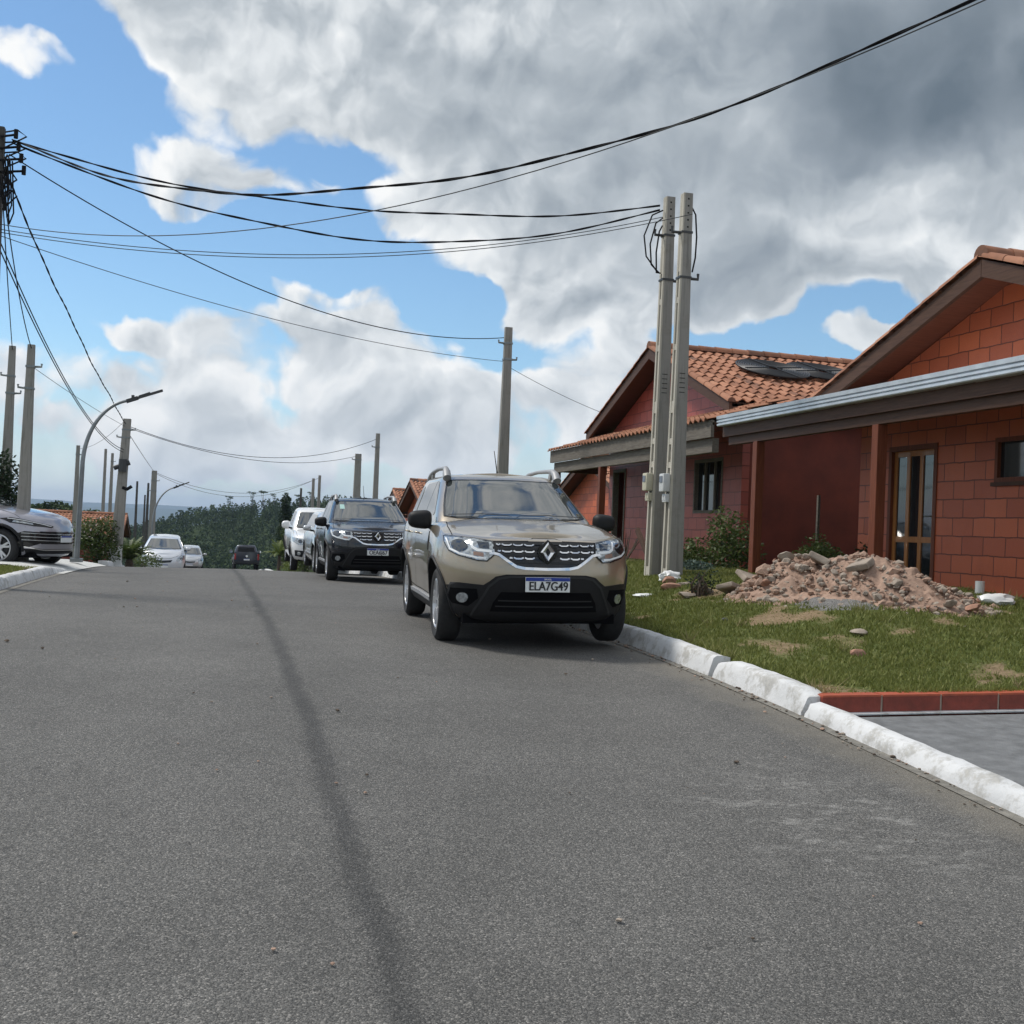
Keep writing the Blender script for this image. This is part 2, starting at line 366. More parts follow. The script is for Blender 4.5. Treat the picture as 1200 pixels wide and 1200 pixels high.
M['darkwood_x'] = mat_wood('dark_timber_rafter', (.050, .026, .017), (.09, .048, .032), 0, .55)
M['redwood'] = mat_wood('red_timber', (.11, .032, .017), (.20, .062, .03), 2, .5)
M['greywood'] = mat_wood('weathered_timber', (.10, .085, .07), (.20, .18, .155), 1, .8)
M['soffit'] = mat_wood('soffit_boards', (.13, .040, .022), (.21, .07, .038), 0, .5)
M['honeywood'] = mat_wood('honey_timber', (.28, .105, .03), (.42, .18, .055), 2, .4, coat=.3)
M['zinc'] = mat('zinc_gutter', (.60, .64, .68), .42, .45, var=.12, vscale=4)
M['glass'] = mat('window_glass', (.015, .018, .02), .04, 0, .6, ior=1.7)
M['curtain_and_glare'] = mat('curtain_and_glare', (.55, .55, .52), .8, var=.1, vscale=10)
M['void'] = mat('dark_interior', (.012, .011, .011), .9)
def mat_concrete(name, c, streak):
    m = mat(name, c, .85, bump=.45, bscale=55); T = NT(m.node_tree); b = T.N['Principled BSDF']
    tc = T.n('ShaderNodeTexCoord').outputs['Object']; mp = T.n('ShaderNodeMapping'); T.L.new(tc, mp.inputs[0]); mp.inputs[3].default_value = (16, 16, .9)
    s = T.noise(mp.outputs[0], 1.6, 6, .65); k = T.noise(tc, 3.2, 6, .7); p = T.noise(tc, 55, 3, .7)
    col = T.mix(T.m('MULTIPLY', T.smooth(s, .48, .72), streak), c, tuple(x*.45 for x in c)); col = T.mix(T.m('MULTIPLY', T.smooth(k, .50, .72), .5), col, tuple(x*.62*y for x, y in zip(c, (1.05, 1, .9))))
    col = T.mix(T.m('MULTIPLY', T.smooth(p, .58, .75), .5), col, tuple(x*.5 for x in c)); T.L.new(col, b.inputs['Base Color']); return m
M['concrete'] = mat_concrete('pole_concrete', (.275, .265, .245), .7)
M['concrete_sunlit'] = mat_concrete('pole_concrete_sunlit', (.48, .45, .385), .55)  # paler copy of the concrete: sunlight on the street face put into colour
M['darkpole'] = mat('backlit_pole_concrete', (.07, .066, .062), .85, var=.25, vscale=4, bump=.3)  # concrete darkened in its colour to stand for backlight
M['cable'] = mat('cable_rubber', (.012, .012, .014), .7, spec=.15)
M['cable_far'] = mat('cable_weathered', (.05, .055, .06), .6)
M['steel'] = mat('galvanised_steel', (.22, .24, .25), .45, .6, var=.15)
M['lamp_body'] = mat('lamp_housing', (.05, .052, .055), .5, .2)
M['meter'] = mat('meter_box_grey', (.55, .56, .56), .5, var=.06)
M['meter_old'] = mat('meter_box_beige', (.50, .47, .36), .6, var=.1)
M['clear'] = mat('meter_window', (.12, .13, .17), .15)
M['rubber_coil'] = mat('black_pool_hose', (.012, .012, .014), .45)
M['bark'] = mat('bark', (.085, .062, .045), .9, var=.35, vscale=12, bump=.6)
M['soil'] = mat('rubble_soil', (.42, .285, .215), .95, col2=(.24, .155, .115), vscale=11, bump=1, bscale=45)
M['stone_a'] = mat('broken_mortar', (.30, .25, .205), .92, var=.3, vscale=9, bump=.6)
M['stone_b'] = mat('broken_block', (.33, .18, .125), .92, var=.3, vscale=9, bump=.6)
M['gravel'] = mat('grey_gravel', (.165, .16, .155), .95, var=.6, vscale=70, bump=1, bscale=90)
M['whitebag'] = mat('white_plastic', (.78, .79, .79), .45, var=.08)
M['pvc'] = mat('white_pvc', (.75, .76, .75), .4)
M['edging'] = mat('red_painted_block', (.20, .033, .018), .5, var=.25, vscale=9, bump=.25)
M['edging_top'] = mat('bright_red_block_top', (.36, .075, .035), .5, var=.2, vscale=9, bump=.25)
M['mortar'] = mat('mortar_joint', (.33, .27, .22), .9, var=.2)
HOUSE3 = (13.4, 39.2, -.15)
HOUSE4 = (9.9, 55.4, -.70)
HOUSE5 = (10.6, 65.3, -.88)
HOUSE6 = (-5.3, 73.0, -2.55, math.pi)
COILS = [(10.95, 21.3, 4.94), (12.15, 21.45, 4.99)]
# ------------------------------------------------------------------ terrain and road
PY = [-40, -20, 0, 2.5, 5, 7, 9, 11, 15, 21, 26, 30, 38, 47, 65, 84, 110, 150, 200]
PZ = [-4.4, -2.2, -.17, .02, .2, .33, .42, .47, .47, .43, .345, .235, -.15, -.85, -1.6, -2.1, -3.4, -7, -12]
def _smooth_prof(y):
    # box-smoothed profile, so the crest is a vertical curve
    k = [-1.5, -.75, 0, .75, 1.5]
    return sum(float(np.interp(y+d*(1 if y < 14 else 2), PY, PZ)) for d in k)/5
_YS = np.arange(-40, 200.01, .25); _ZS = np.array([_smooth_prof(y) for y in _YS])
def zr(y): return float(np.interp(y, _YS, _ZS))
XL, XR, XC = -2.6, 4.0, .7                      # kerb faces and road crown
def road_z(x, y): return zr(y) + .012*(1.6-abs(x-XC))
def lerp(a, b, t): t = max(0, min(1, t)); return a+(b-a)*t
def sstep(a, b, x): t = max(0, min(1, (x-a)/(b-a))); return t*t*(3-2*t)
def ground_z(x, y):
    r = zr(y)
    if XL-.2 < x < XR+.2: return r-.25
    if x >= XR:
        base = r + .09
        pad = .96 if y < 27 else lerp(.96, zr(y)+.45, (y-27)/10)
        if y < 13: pad = lerp(.60, .96, sstep(6.6, 12.5, y))
        if y < 6: pad = lerp(.60, r+.25, (6-y)/6)
        z = lerp(base, pad, sstep(4.15, 7.0, x))
        if y > 120: z = min(z, r)
        hillr = sstep(40, 120, x)*3
        return z + hillr
    base = r + .08
    d = -2.75-x
    z = base - max(0, d-4)*.22*sstep(18, 34, y)*(1 if d < 22 else 22/d*1.0) - sstep(0, 5, d)*sstep(26, 36, y)*.5
    return max(z, r-5)
def far_z(x, y):
    """valley, wooded hill and the plain beyond"""
    d = math.hypot(x, y)
    az = math.atan2(x, y)
    t = sstep(250, 300, d)*sstep(640, 420, d)
    ridge = -9 + 8.5*sstep(-.09, .00, az) + 6*sstep(-.01, .10, az) + .9*math.sin(az*23)+.6*math.sin(az*51+1)
    v = -14 + (ridge+14)*sstep(275, 450, d)
    return lerp(-14, v, t) - 26*sstep(600, 1200, d)
def terrain_z(x, y):
    g = ground_z(x, y)
    t = sstep(105, 190, math.hypot(x, y)) if y > 0 else sstep(60, 150, math.hypot(x, y))
    return g*(1-t) + (far_z(x, y) if y > 0 else -8)*t
def build_ground():
    def axis(lo, hi, core):
        a = set(core); x = max(core)
        st = 1.5
        while x < hi: x += st; st *= 1.16; a.add(round(x, 3))
        x = min(core); st = 1.5
        while x > lo: x -= st; st *= 1.16; a.add(round(x, 3))
        return sorted(a)
    xs = axis(-9400, 9400, [-14, -12, -10, -9, -8, -7, -6, -5, -4, -3.4, -2.85, -2.75, -2.45, 0, 3.8, 4.12, 4.2, 4.4, 4.8, 5.2, 5.6, 6, 6.5, 7, 7.5, 8, 9, 10, 12, 14])
    ys = axis(-300, 10400, [i*.5 for i in range(-8, 70)]+[35+i*2.5 for i in range(40)]+[140+8*i for i in range(60)])
    v = []; rn = noise
    for y in ys:
        for x in xs:
            z = terrain_z(x, y)
            if XR+.2 <= x < 14 and 6 < y < 30 or -8 < x < -2.8 and 5 < y < 30: z += (noise.noise((x*.8, y*.8, 3))*.03 + noise.noise((x*2.6, y*2.6, 1))*.012)*sstep(4.15, 5, abs(x))
            if 4.1 < x and y < 7.05 and y > -4: z = min(z, zr(y)-.12)
            if 4.15 < x < 20 and 6 < y < 30.5 or -7.6 < x < -2.7 and 7.5 < y < 33.4: z -= .16
            v.append((x, y, z))
    n = len(xs)
    f = [(j*n+i, j*n+i+1, (j+1)*n+i+1, (j+1)*n+i) for j in range(len(ys)-1) for i in range(n-1)]
    o = obj_py('ground', v, f, M['field'], smooth=60); tag(o, kind='structure')
build_ground()
def strip(name, xs, y0, y1, step, zf, m, thick=0):
    ys = list(np.arange(y0, y1+1e-6, step)); v = [(x, y, zf(x, y)) for y in ys for x in xs]; n = len(xs)
    f = [(j*n+i, j*n+i+1, (j+1)*n+i+1, (j+1)*n+i) for j in range(len(ys)-1) for i in range(n-1)]
    o = obj_py(name, v, f, m, smooth=60)
    if 'lawn' in name: at = o.data.attributes.new('dry', 'FLOAT', 'POINT'); at.data.foreach_set('value', [dead(p[0], p[1]) for p in v])
    return tag(o, kind='structure')
def dead(x, y): return .5+.5*noise.noise((x*.9+3, y*.9, 2))+.25*noise.noise((x*3, y*3, 5))+.12*noise.noise((x*9, y*9, 7))
strip('road', [XL, -1.5, -.4, .7, 1.8, 2.9, XR], -12, 150, .5, road_z, M['asphalt'])
# lawn sheets lie a few millimetres above the field
def lawn_z(x, y):
    z = terrain_z(x, y) + (noise.noise((x*.8, y*.8, 3))*.03 + noise.noise((x*2.6, y*2.6, 1))*.012)*sstep(4.15, 5, x) + .03
    return lerp(z, zr(7.14)+.112+max(0, x-4.2)*.018, sstep(8.8, 7.25, y)) if y < 8.8 else z
strip('lawn', [4.19]+[4.4+.2*i for i in range(27)]+[10.5, 12, 16, 19.5], 7.2, 30.2, .2, lawn_z, M['lawn'])
strip('left_lawn', [-7.5, -6.5, -5.5, -4.5, -3.6, -2.78], 8, 21.8, .5, lambda x, y: terrain_z(x, y)+.03, M['lawn'])
def drive_z(x, y): return zr(y)+.005 + max(0, x-4.2)*.018
strip('driveway', [4.18, 5, 6, 7, 8.6, 9.38], -3, 7.06, .5, drive_z, M['paving'])
def apron_z(x, y):
    if x > -2.65: return road_z(x, y)+.012
    return zr(y)+lerp(.02, .13, (-2.6-x)/.8)-max(0, -4.5-x)*.02+.02*noise.noise((x*2, y*1.3, 0))
strip('left_apron', [-9.5, -6, -4.5, -3.8, -3.4, -3.1, -2.85, -2.6, -2.45], 21.85, 33.0, .5, apron_z, M['apron'])

def kerb(y0, y1, side, h, seed, top=.17, ends=True):
    """rolled concrete kerb, painted white; each stretch is its own casting, a bit uneven"""
    r = rng(seed); bm = bmesh.new(); rows = []
    ys = [y0]; 
    while ys[-1] < y1-.3: ys.append(min(y1, ys[-1]+(.06 if y0 < 9 else .8)))
    ys.append(y1) if ys[-1] != y1 else None
    for y in ys:
        hh = h*(1+.10*noise.noise((y*1.3, seed, 0)))
        if seed == 5: hh *= min(1, .25+.75*(y1-y)/2.5)
        if y1 < 12: hh *= .72+.28*min(1, min(y-y0, y1-y)/.16) if seed in (2,) else 1
        z = zr(y)
        prof = [(-.012, -.06), (0, .006), (.018, hh*.45), (.04, hh*.88), (.065, hh), (.07+top*.5, hh+.004), (.08+top, hh-.010), (.09+top, -.06)]
        row = []
        for i, (dx, dz) in enumerate(prof):
            jx = .012*noise.noise((y*3, i*3.1, seed))+.003*noise.noise((y*13, i*3.1, seed)); jz = .010*noise.noise((y*4, i*2.3, seed+5))+.003*noise.noise((y*15, i*2.3, seed+5)) if 1 < i < 7 else 0
            x = XR+dx+jx if side > 0 else XL-dx-jx
            row.append(bm.verts.new((x, y, z+dz+jz)))
        rows.append(row)
    for a, b in zip(rows, rows[1:]):
        for i in range(len(a)-1): bm.faces.new([a[i], a[i+1], b[i+1], b[i]])
    bm.faces.new(rows[0]); bm.faces.new(rows[-1][::-1])
    bmesh.ops.recalc_face_normals(bm, faces=bm.faces)
    tag(obj_bm('kerb', bm, M['kerb'], smooth=50), kind='structure')
kerb(-6, 7.12, 1, .085, 1, .085)
kerb(7.17, 8.62, 1, .150, 2, .12)
kerb(8.70, 27.5, 1, .145, 3, .10)
kerb(27.6, 120, 1, .16, 4)
kerb(-6, 23.6, -1, .13, 5, .12)
kerb(33.1, 120, -1, .14, 6)
strip('gutter', [3.91, 3.95, 4.01], -8, 60, .5, lambda x, y: road_z(x, y)+.005+.004*noise.noise((x*9, y*2, 0))*(x < 3.94), M['gutter_dirt'])
strip('left_gutter', [-2.61, -2.54, -2.48], -8, 60, .5, lambda x, y: road_z(x, y)+.005, M['gutter_dirt'])

# distant mountain range: three long ridges kilometres away
def mountains():
    for k, (D, h, seed) in enumerate(((8000, 100, 1), (6600, 55, 7))):
        v = []; f = []; azs = np.linspace(-.75, 1.1, 150)
        for i, a in enumerate(azs):
            hh = h*(.72+.5*noise.noise((a*4, seed, 0))+.22*noise.noise((a*13, seed, 2))+.07*noise.noise((a*45, seed, 4)))
            for d, z in ((D-900, -60), (D-300, hh*.6-10), (D, hh), (D+600, -60)):
                v.append((math.sin(a)*d, math.cos(a)*d, z))
        for i in range(len(azs)-1):
            for j in range(3): f.append((i*4+j, (i+1)*4+j, (i+1)*4+j+1, i*4+j+1))
        tag(obj_py('hills', v, f, M['field'], smooth=180), kind='structure')
mountains()
# ------------------------------------------------------------------ houses
def set_tone(me, tones):
    a = me.attributes.new('tone', 'FLOAT', 'FACE'); a.data.foreach_set('value', tones)
def tile_slope(name, p_eave0, p_eave1, p_ridge0, parent, seed=0, pitch=.21, course=.36, wave=.038):
    """barrel-tile roof slope: eave runs p_eave0 -> p_eave1, p_ridge0 lies above p_eave0"""
    r = rng(seed); A, B, Rr = Vector(p_eave0), Vector(p_eave1), Vector(p_ridge0)
    u = (B-A); Lu = u.length; u.normalize(); w = (Rr-A); Lw = w.length; w.normalize(); n = u.cross(w).normalized()
    if n.z < 0: n = -n
    nu = max(1, round(Lu/pitch)); pu = Lu/nu; nw = max(1, round(Lw/course)); pw = Lw/nw
    prof = [(0, 0), (.12, .55), (.27, 1), (.42, .62), (.55, .05), (.66, -.38), (.80, -.5), (.92, -.3), (1, 0)]
    v, f, tones = [], [], []
    for j in range(nw):
        w0, w1 = j*pw-.03, (j+1)*pw+.05
        for i in range(nu):
            jit = r.uniform(-.006, .006); tw = r.uniform(-.006, .006); tone = min(1, max(0, r.gauss(.5, .2)))
            b = len(v)
            for k, (pu_, h) in enumerate(prof):
                q = A+u*((i+pu_)*pu+jit)
                v.append(q+w*(w0+tw)+n*(.050+h*wave*1.05)); v.append(q+w*(w1+tw)+n*(.012+h*wave*.9))
                v.append(q+w*(w0+tw)+n*(.030+h*wave*1.05))
            for k in range(len(prof)-1):
                a = b+3*k; f.append((a, a+3, a+4, a+1)); tones.append(tone)
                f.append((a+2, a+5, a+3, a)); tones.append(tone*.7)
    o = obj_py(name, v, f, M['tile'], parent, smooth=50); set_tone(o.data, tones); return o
def ridge_tiles(p, q, parent, seed=1, rad=.12, name='ridge_tiles'):
    r = rng(seed); P, Q = Vector(p), Vector(q); L = (Q-P).length; t = (Q-P)/L; s = t.cross(Vector((0, 0, 1))).normalized(); n = max(1, round(L/.38))
    v, f, tones = [], [], []
    for i in range(n):
        a, b = P+t*(L*i/n-.03), P+t*(L*(i+1)/n+.02); tone = min(1, max(0, r.gauss(.42, .2))); b0 = len(v)
        for k in range(9):
            an = math.pi*k/8; rr = rad*(1.08), rad*.95
            v.append(a+s*math.cos(an)*rr[0]+Vector((0, 0, math.sin(an)*rr[0]-.02))); v.append(b+s*math.cos(an)*rr[1]+Vector((0, 0, math.sin(an)*rr[1]-.02)))
        for k in range(8): x = b0+2*k; f.append((x, x+2, x+3, x+1)); tones.append(tone)
        f.append(tuple(b0+2*k for k in range(9))); tones.append(.1)
    o = obj_py(name, v, f, M['tile'], parent, smooth=40); set_tone(o.data, tones)
def wall_openings(bm, x0, x1, yb, zb, holes):
    """wall slab x0..x1 thick, y and z grids cut by rectangular holes (y0,y1,z0,z1)"""
    ys = sorted({*yb, *[h[0] for h in holes], *[h[1] for h in holes]}); zs = sorted({*zb, *[h[2] for h in holes], *[h[3] for h in holes]})
    def solid(i, j):
        if not (0 <= i < len(ys)-1 and 0 <= j < len(zs)-1): return False
        y, z = (ys[i]+ys[i+1])/2, (zs[j]+zs[j+1])/2
        return not any(h[0] < y < h[1] and h[2] < z < h[3] for h in holes)
    cache = {}
    def vt(x, y, z):
        k = (round(x, 4), round(y, 4), round(z, 4))
        if k not in cache: cache[k] = bm.verts.new(k)
        return cache[k]
    for i in range(len(ys)-1):
        for j in range(len(zs)-1):
            if not solid(i, j): continue
            a, b, c, d = ys[i], ys[i+1], zs[j], zs[j+1]
            bm.faces.new([vt(x0, a, c), vt(x0, a, d), vt(x0, b, d), vt(x0, b, c)]); bm.faces.new([vt(x1, a, c), vt(x1, b, c), vt(x1, b, d), vt(x1, a, d)])
            if not solid(i-1, j): bm.faces.new([vt(x0, a, c), vt(x1, a, c), vt(x1, a, d), vt(x0, a, d)])
            if not solid(i+1, j): bm.faces.new([vt(x0, b, c), vt(x0, b, d), vt(x1, b, d), vt(x1, b, c)])
            if not solid(i, j-1): bm.faces.new([vt(x0, a, c), vt(x0, b, c), vt(x1, b, c), vt(x1, a, c)])
            if not solid(i, j+1): bm.faces.new([vt(x0, a, d), vt(x1, a, d), vt(x1, b, d), vt(x0, b, d)])
def gable_roof(root, half, wallh, apex, eave_half, eave_z, x0, x1, soffit, seed, barge=.20):
    """two tiled slopes on a ridge that runs away from the street, barge boards, eave boards and boarded soffit"""
    sl = (apex-eave_z)/eave_half
    for s in (1, -1):
        e0, e1, r0 = (x0-.06, s*eave_half, eave_z), (x1, s*eave_half, eave_z), (x0-.06, 0, apex)
        tile_slope('roof_slope', e0, e1, r0, root, seed+s)
        bm = bmesh.new()                                            # boards under the tiles
        prism(bm, [(0, apex-.02), (s*eave_half, eave_z-.02), (s*eave_half, eave_z-.075), (0, apex-.075)], 'x', x0+.03, x1)
        obj_bm('soffit', bm, M[soffit], root)
        bm = bmesh.new()
        d = .02
        prism(bm, [(s*d*.2, apex-.012), (s*(eave_half+.02), eave_z-.012), (s*(eave_half+.02), eave_z-barge), (s*d*.2, apex-barge-.02)], 'x', x0-.035, x0+.025)
        obj_bm('barge_board', bm, M['darkwood'], root)
        bm = bmesh.new(); box(bm, x0+.03, x1, s*(eave_half-.03), s*(eave_half+.0), eave_z-.16, eave_z-.0)
        bmesh.ops.recalc_face_normals(bm, faces=bm.faces); obj_bm('eave_board', bm, M['darkwood_x'], root)
    for s in (1, -1): ridge_tiles((x0-.0, s*(eave_half+.03), eave_z+.03), (x0-.0, s*.06, apex+.02), root, seed+9+s, .075, 'verge_tiles')
    ridge_tiles((x0-.02, 0, apex+.05), (x1, 0, apex+.05), root, seed+5)
def house_body(root, half, wallh, apex, depth, brick, holes, wallmat2='plaster', down=.4):
    """street wall with its gable, side walls and back wall; origin on the street face at ground level"""
    bm = bmesh.new(); wall_openings(bm, 0, .15, [-half, half], [-down, wallh], holes); obj_bm('front_wall', bm, M[brick], root)
    bm = bmesh.new(); prism(bm, [(-half, wallh+.002), (half, wallh+.002), (0, apex)], 'x', 0, .15); obj_bm('gable_wall', bm, M[brick], root)
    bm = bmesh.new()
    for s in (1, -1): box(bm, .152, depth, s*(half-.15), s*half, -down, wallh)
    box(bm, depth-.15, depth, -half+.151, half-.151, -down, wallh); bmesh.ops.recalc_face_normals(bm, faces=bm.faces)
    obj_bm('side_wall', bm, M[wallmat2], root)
    bm = bmesh.new(); box(bm, 1.6, 1.7, -half+.16, half-.16, -down, wallh-.05); obj_bm('shade_backing', bm, M['void'], root)  # near-black board; the indoor shade behind openings is put into its colour
def frame_rect(bm, x, y0, y1, z0, z1, w=.05, d=.06):
    box(bm, x-d/2, x+d/2, y0, y0+w, z0, z1); box(bm, x-d/2, x+d/2, y1-w, y1, z0, z1)
    box(bm, x-d/2, x+d/2, y0+w, y1-w, z1-w, z1); box(bm, x-d/2, x+d/2, y0+w, y1-w, z0, z0+w)
WX = 9.4
# --- near house, on the right edge of the picture
def near_house():
    g = .95; y = 11.85
    h = empty('brick_house', (WX, y, g), label='orange block house with silver gutter porch and honey wood glazed door', cat='house', group='single-storey block houses')
    door = (1.62, 2.75, -.02, 1.97); win = (-.25, .44, 1.40, 1.95)
    house_body(h, 3.52, 2.72, 3.96, 9, 'brick1', [door, win])
    gable_roof(h, 3.52, 2.72, 4.03, 3.86, 2.72, -.60, 9.3, 'soffit', 11)
    # door: timber frame, leaf of three glazed columns
    bm = bmesh.new(); frame_rect(bm, .05, door[0], door[1], -.02, 1.97, .07, .13); fo = obj_bm('door', bm, M['redwood'], h)
    bm = bmesh.new(); a, b = door[0]+.07, door[1]-.07
    n = 3; sw = .075; cw = (b-a-sw*(n+1))/n
    for i in range(n+1): box(bm, .035, .075, a+i*(cw+sw), a+i*(cw+sw)+sw, .05, 1.90)
    for z0, z1 in ((.05, .17), (.62, .70), (1.82, 1.90)):
        for i in range(n): box(bm, .037, .073, a+sw+i*(cw+sw), a+(i+1)*(cw+sw), z0, z1)
    obj_bm('door_leaf', bm, M['honeywood'], fo)
    bm = bmesh.new()
    for i in range(n):
        for z0, z1 in ((.17, .62), (.70, 1.82)): box(bm, .052, .058, a+sw+i*(cw+sw), a+(i+1)*(cw+sw), z0, z1)
    obj_bm('pane', bm, M['glass'], fo)
    bm = bmesh.new()
    for i in (0, ): box(bm, .075, .085, a+sw+i*(cw+sw)+.02, a+(i+1)*(cw+sw)-.02, 1.05, 1.72)
    obj_bm('curtain_and_glare', bm, M['curtain_and_glare'], fo)  # pale sheet stands for a reflection in the upper door pane
    bm = bmesh.new(); tube_pts(bm, [(-.0, a+.03, .98), (-.03, a+.03, .98), (-.035, a+.03, .98), (-.035, a+.14, .98)], .011, 8); obj_bm('handle', bm, M['steel'], fo)
    bm = bmesh.new(); frame_rect(bm, .03, win[0], win[1], win[2], win[3], .055, .10); wo = obj_bm('window', bm, M['redwood'], h)
    bm = bmesh.new(); box(bm, .03, .036, win[0]+.055, win[1]-.055, win[2]+.055, win[3]-.055); obj_bm('pane', bm, M['glass'], wo)
    bm = bmesh.new(); box(bm, -.05, -.002, win[0]-.03, win[1]+.03, win[2]-.05, win[2]-.002); obj_bm('sill', bm, M['darkwood'], wo)
    # porch: flat zinc roof on beams and posts, gutter along the street side
    px = -1.45; y0, y1 = -6.0, 5.25; zt = 2.50
    bm = bmesh.new()
    gp = [(0, 0), (-.105, .0), (-.115, .012), (-.115, .040), (-.085, .047), (-.085, .057), (-.118, .064), (-.118, .090), (-.088, .097), (-.088, .107), (-.122, .114), (-.126, .165), (-.11, .165), (-.10, .125), (-.06, .09), (-.06, .012), (0, .012)]
    prism(bm, [(px+.0+a, zt-.135+b) for a, b in gp], 'y', y0, y1); obj_bm('gutter', bm, M['zinc'], h)
    bm = bmesh.new(); prism(bm, [(px-.02, zt+.0), (-.002, zt+.10), (-.002, zt+.13), (px-.02, zt+.03)], 'y', y0, y1-.02)
    box(bm, .0, 3.6, 3.56, y1-.02, zt+.10, zt+.13); obj_bm('porch_roof', bm, M['zinc'], h)
    bm = bmesh.new(); box(bm, px-.005, px+.055, y0, y1, zt-.30, zt-.14); obj_bm('fascia', bm, M['darkwood'], h)
    bm = bmesh.new(); box(bm, px+.058, px+.17, y0, y1-.1, zt-.43, zt-.165); obj_bm('porch_beam', bm, M['darkwood'], h)
    for k in range(9):
        yy = y0+.5+k*1.28; bm = bmesh.new(); box(bm, px+.173, -.003, yy, yy+.07, zt-.16, zt-.02); obj_bm('rafter', bm, M['darkwood_x'], h)
    for yy in (.92, 4.20, -3.3):
        bm = bmesh.new(); box(bm, px+.045, px+.18, yy-.07, yy+.07, -.35, zt-.432, .008); obj_bm('porch_post', bm, M['redwood'], h)
near_house()
# --- second house: pink-red block, lean-to tile porch
def mid_house(name, X, y, g, label, seed, detail=True):
    h = empty(name, (X, y, g), label=label, cat='house', group='single-storey block houses')
    win = (-2.82, -1.48, 1.05, 2.12); door = (2.45, 3.32, -.02, 2.12)
    house_body(h, 3.62, 3.00, 4.42, 9.5, 'brick2', [door, win])
    gable_roof(h, 3.62, 3.00, 4.55, 4.02, 3.02, -.47, 9.8, 'darkwood_x', seed)
    bm = bmesh.new(); frame_rect(bm, .05, *win, .06, .12)
    for yy in (-2.40, -1.95): box(bm, .03, .07, yy, yy+.05, win[2]+.06, win[3]-.06)
    wo = obj_bm('window', bm, M['greywood'], h)
    bm = bmesh.new(); box(bm, .075, .081, win[0]+.06, win[1]-.06, win[2]+.06, win[3]-.06); obj_bm('pane', bm, M['glass'], wo)
    bm = bmesh.new(); box(bm, .09, .10, win[0]+.08, win[0]+.38, win[2]+.07, win[3]-.07); obj_bm('curtain_and_glare', bm, M['curtain_and_glare'], wo)
    bm = bmesh.new(); frame_rect(bm, .05, *door, .07, .14); do = obj_bm('door', bm, M['greywood'], h)
    bm = bmesh.new(); box(bm, .10, .62, door[0]+.08, door[0]+.12, .0, 2.04); obj_bm('door_leaf', bm, M['greywood'], do)
    bm = bmesh.new(); box(bm, .16, .40, door[0]+.121, door[0]+.128, .9, 1.95); obj_bm('pane', bm, M['curtain_and_glare'], do)
    # lean-to porch roof
    px = -1.40; y0, y1 = -5.35, 3.95; ze, zw = 2.50, 2.96
    tile_slope('porch_roof', (px-.06, y0, ze), (px-.06, y1, ze), (-.01, y0, zw), h, seed+20)
    bm = bmesh.new(); prism(bm, [(px, ze-.02), (-.004, zw-.03), (-.004, zw-.07), (px, ze-.06)], 'y', y0, y1); obj_bm('soffit', bm, M['darkwood'], h)
    bm = bmesh.new(); box(bm, px-.03, px+.03, y0, y1, ze-.26, ze+.025); obj_bm('fascia', bm, M['greywood'], h)
    bm = bmesh.new(); box(bm, px+.05, px+.17, y0+.1, y1-.1, ze-.50, ze-.262); obj_bm('porch_beam', bm, M['greywood'], h)
    bm = bmesh.new(); box(bm, px+.17, -.003, y1-.14, y1-.03, ze-.48, ze-.24); obj_bm('end_beam', bm, M['darkwood_x'], h)
    for yy in (3.75, .45):
        bm = bmesh.new(); box(bm, px+.04, px+.18, yy-.07, yy+.07, -.35, ze-.502, .008); obj_bm('porch_post', bm, M['redwood'], h)
    return h
mid_house('brick_house', WX, 22.97, .95, 'red block house with tiled lean-to porch and black coils on its roof', 41)
# --- houses farther down the street: only gables and roofs clear the cars
def small_house(X, y, g, label, seed, rz=0, half=3.5, apex=4.4, depth=9, brick='brick2', eave=3.0):
    h = empty('brick_house', (X, y, g), rz, label=label, cat='house', group='single-storey block houses')
    house_body(h, half, eave-.05, apex-.13, depth, brick, [(-1.9, -.8, 1.0, 2.1), (1.2, 2.1, -.02, 2.1)], down=1.5)
    gable_roof(h, half, eave-.05, apex, half+.4, eave-.02, -.5, depth+.4, 'soffit', seed)
    bm = bmesh.new(); frame_rect(bm, .05, -1.9, -.8, 1.0, 2.1, .06, .1); w = obj_bm('window', bm, M['redwood'], h)
    bm = bmesh.new(); box(bm, .06, .066, -1.84, -.86, 1.06, 2.04); obj_bm('pane', bm, M['glass'], w)
    bm = bmesh.new(); box(bm, .04, .08, 1.2, 2.1, 0, 2.1); obj_bm('door', bm, M['redwood'], h)
    return h
small_house(*HOUSE3[:3], 'orange house whose bare roof slope shows under the tiled porch', 61, brick='brick1')
small_house(*HOUSE4[:3], 'house with tall tile gable just above the black suv', 71, brick='brick1')
small_house(*HOUSE5[:3], 'far house with low tile roof left of the tall tile gable', 81, brick='brick1')
small_house(*HOUSE6[:3], 'orange tiled house behind the oleander bush on the left', 91, rz=HOUSE6[3], brick='brick1', half=3.4, apex=4.0, eave=2.75, depth=10)
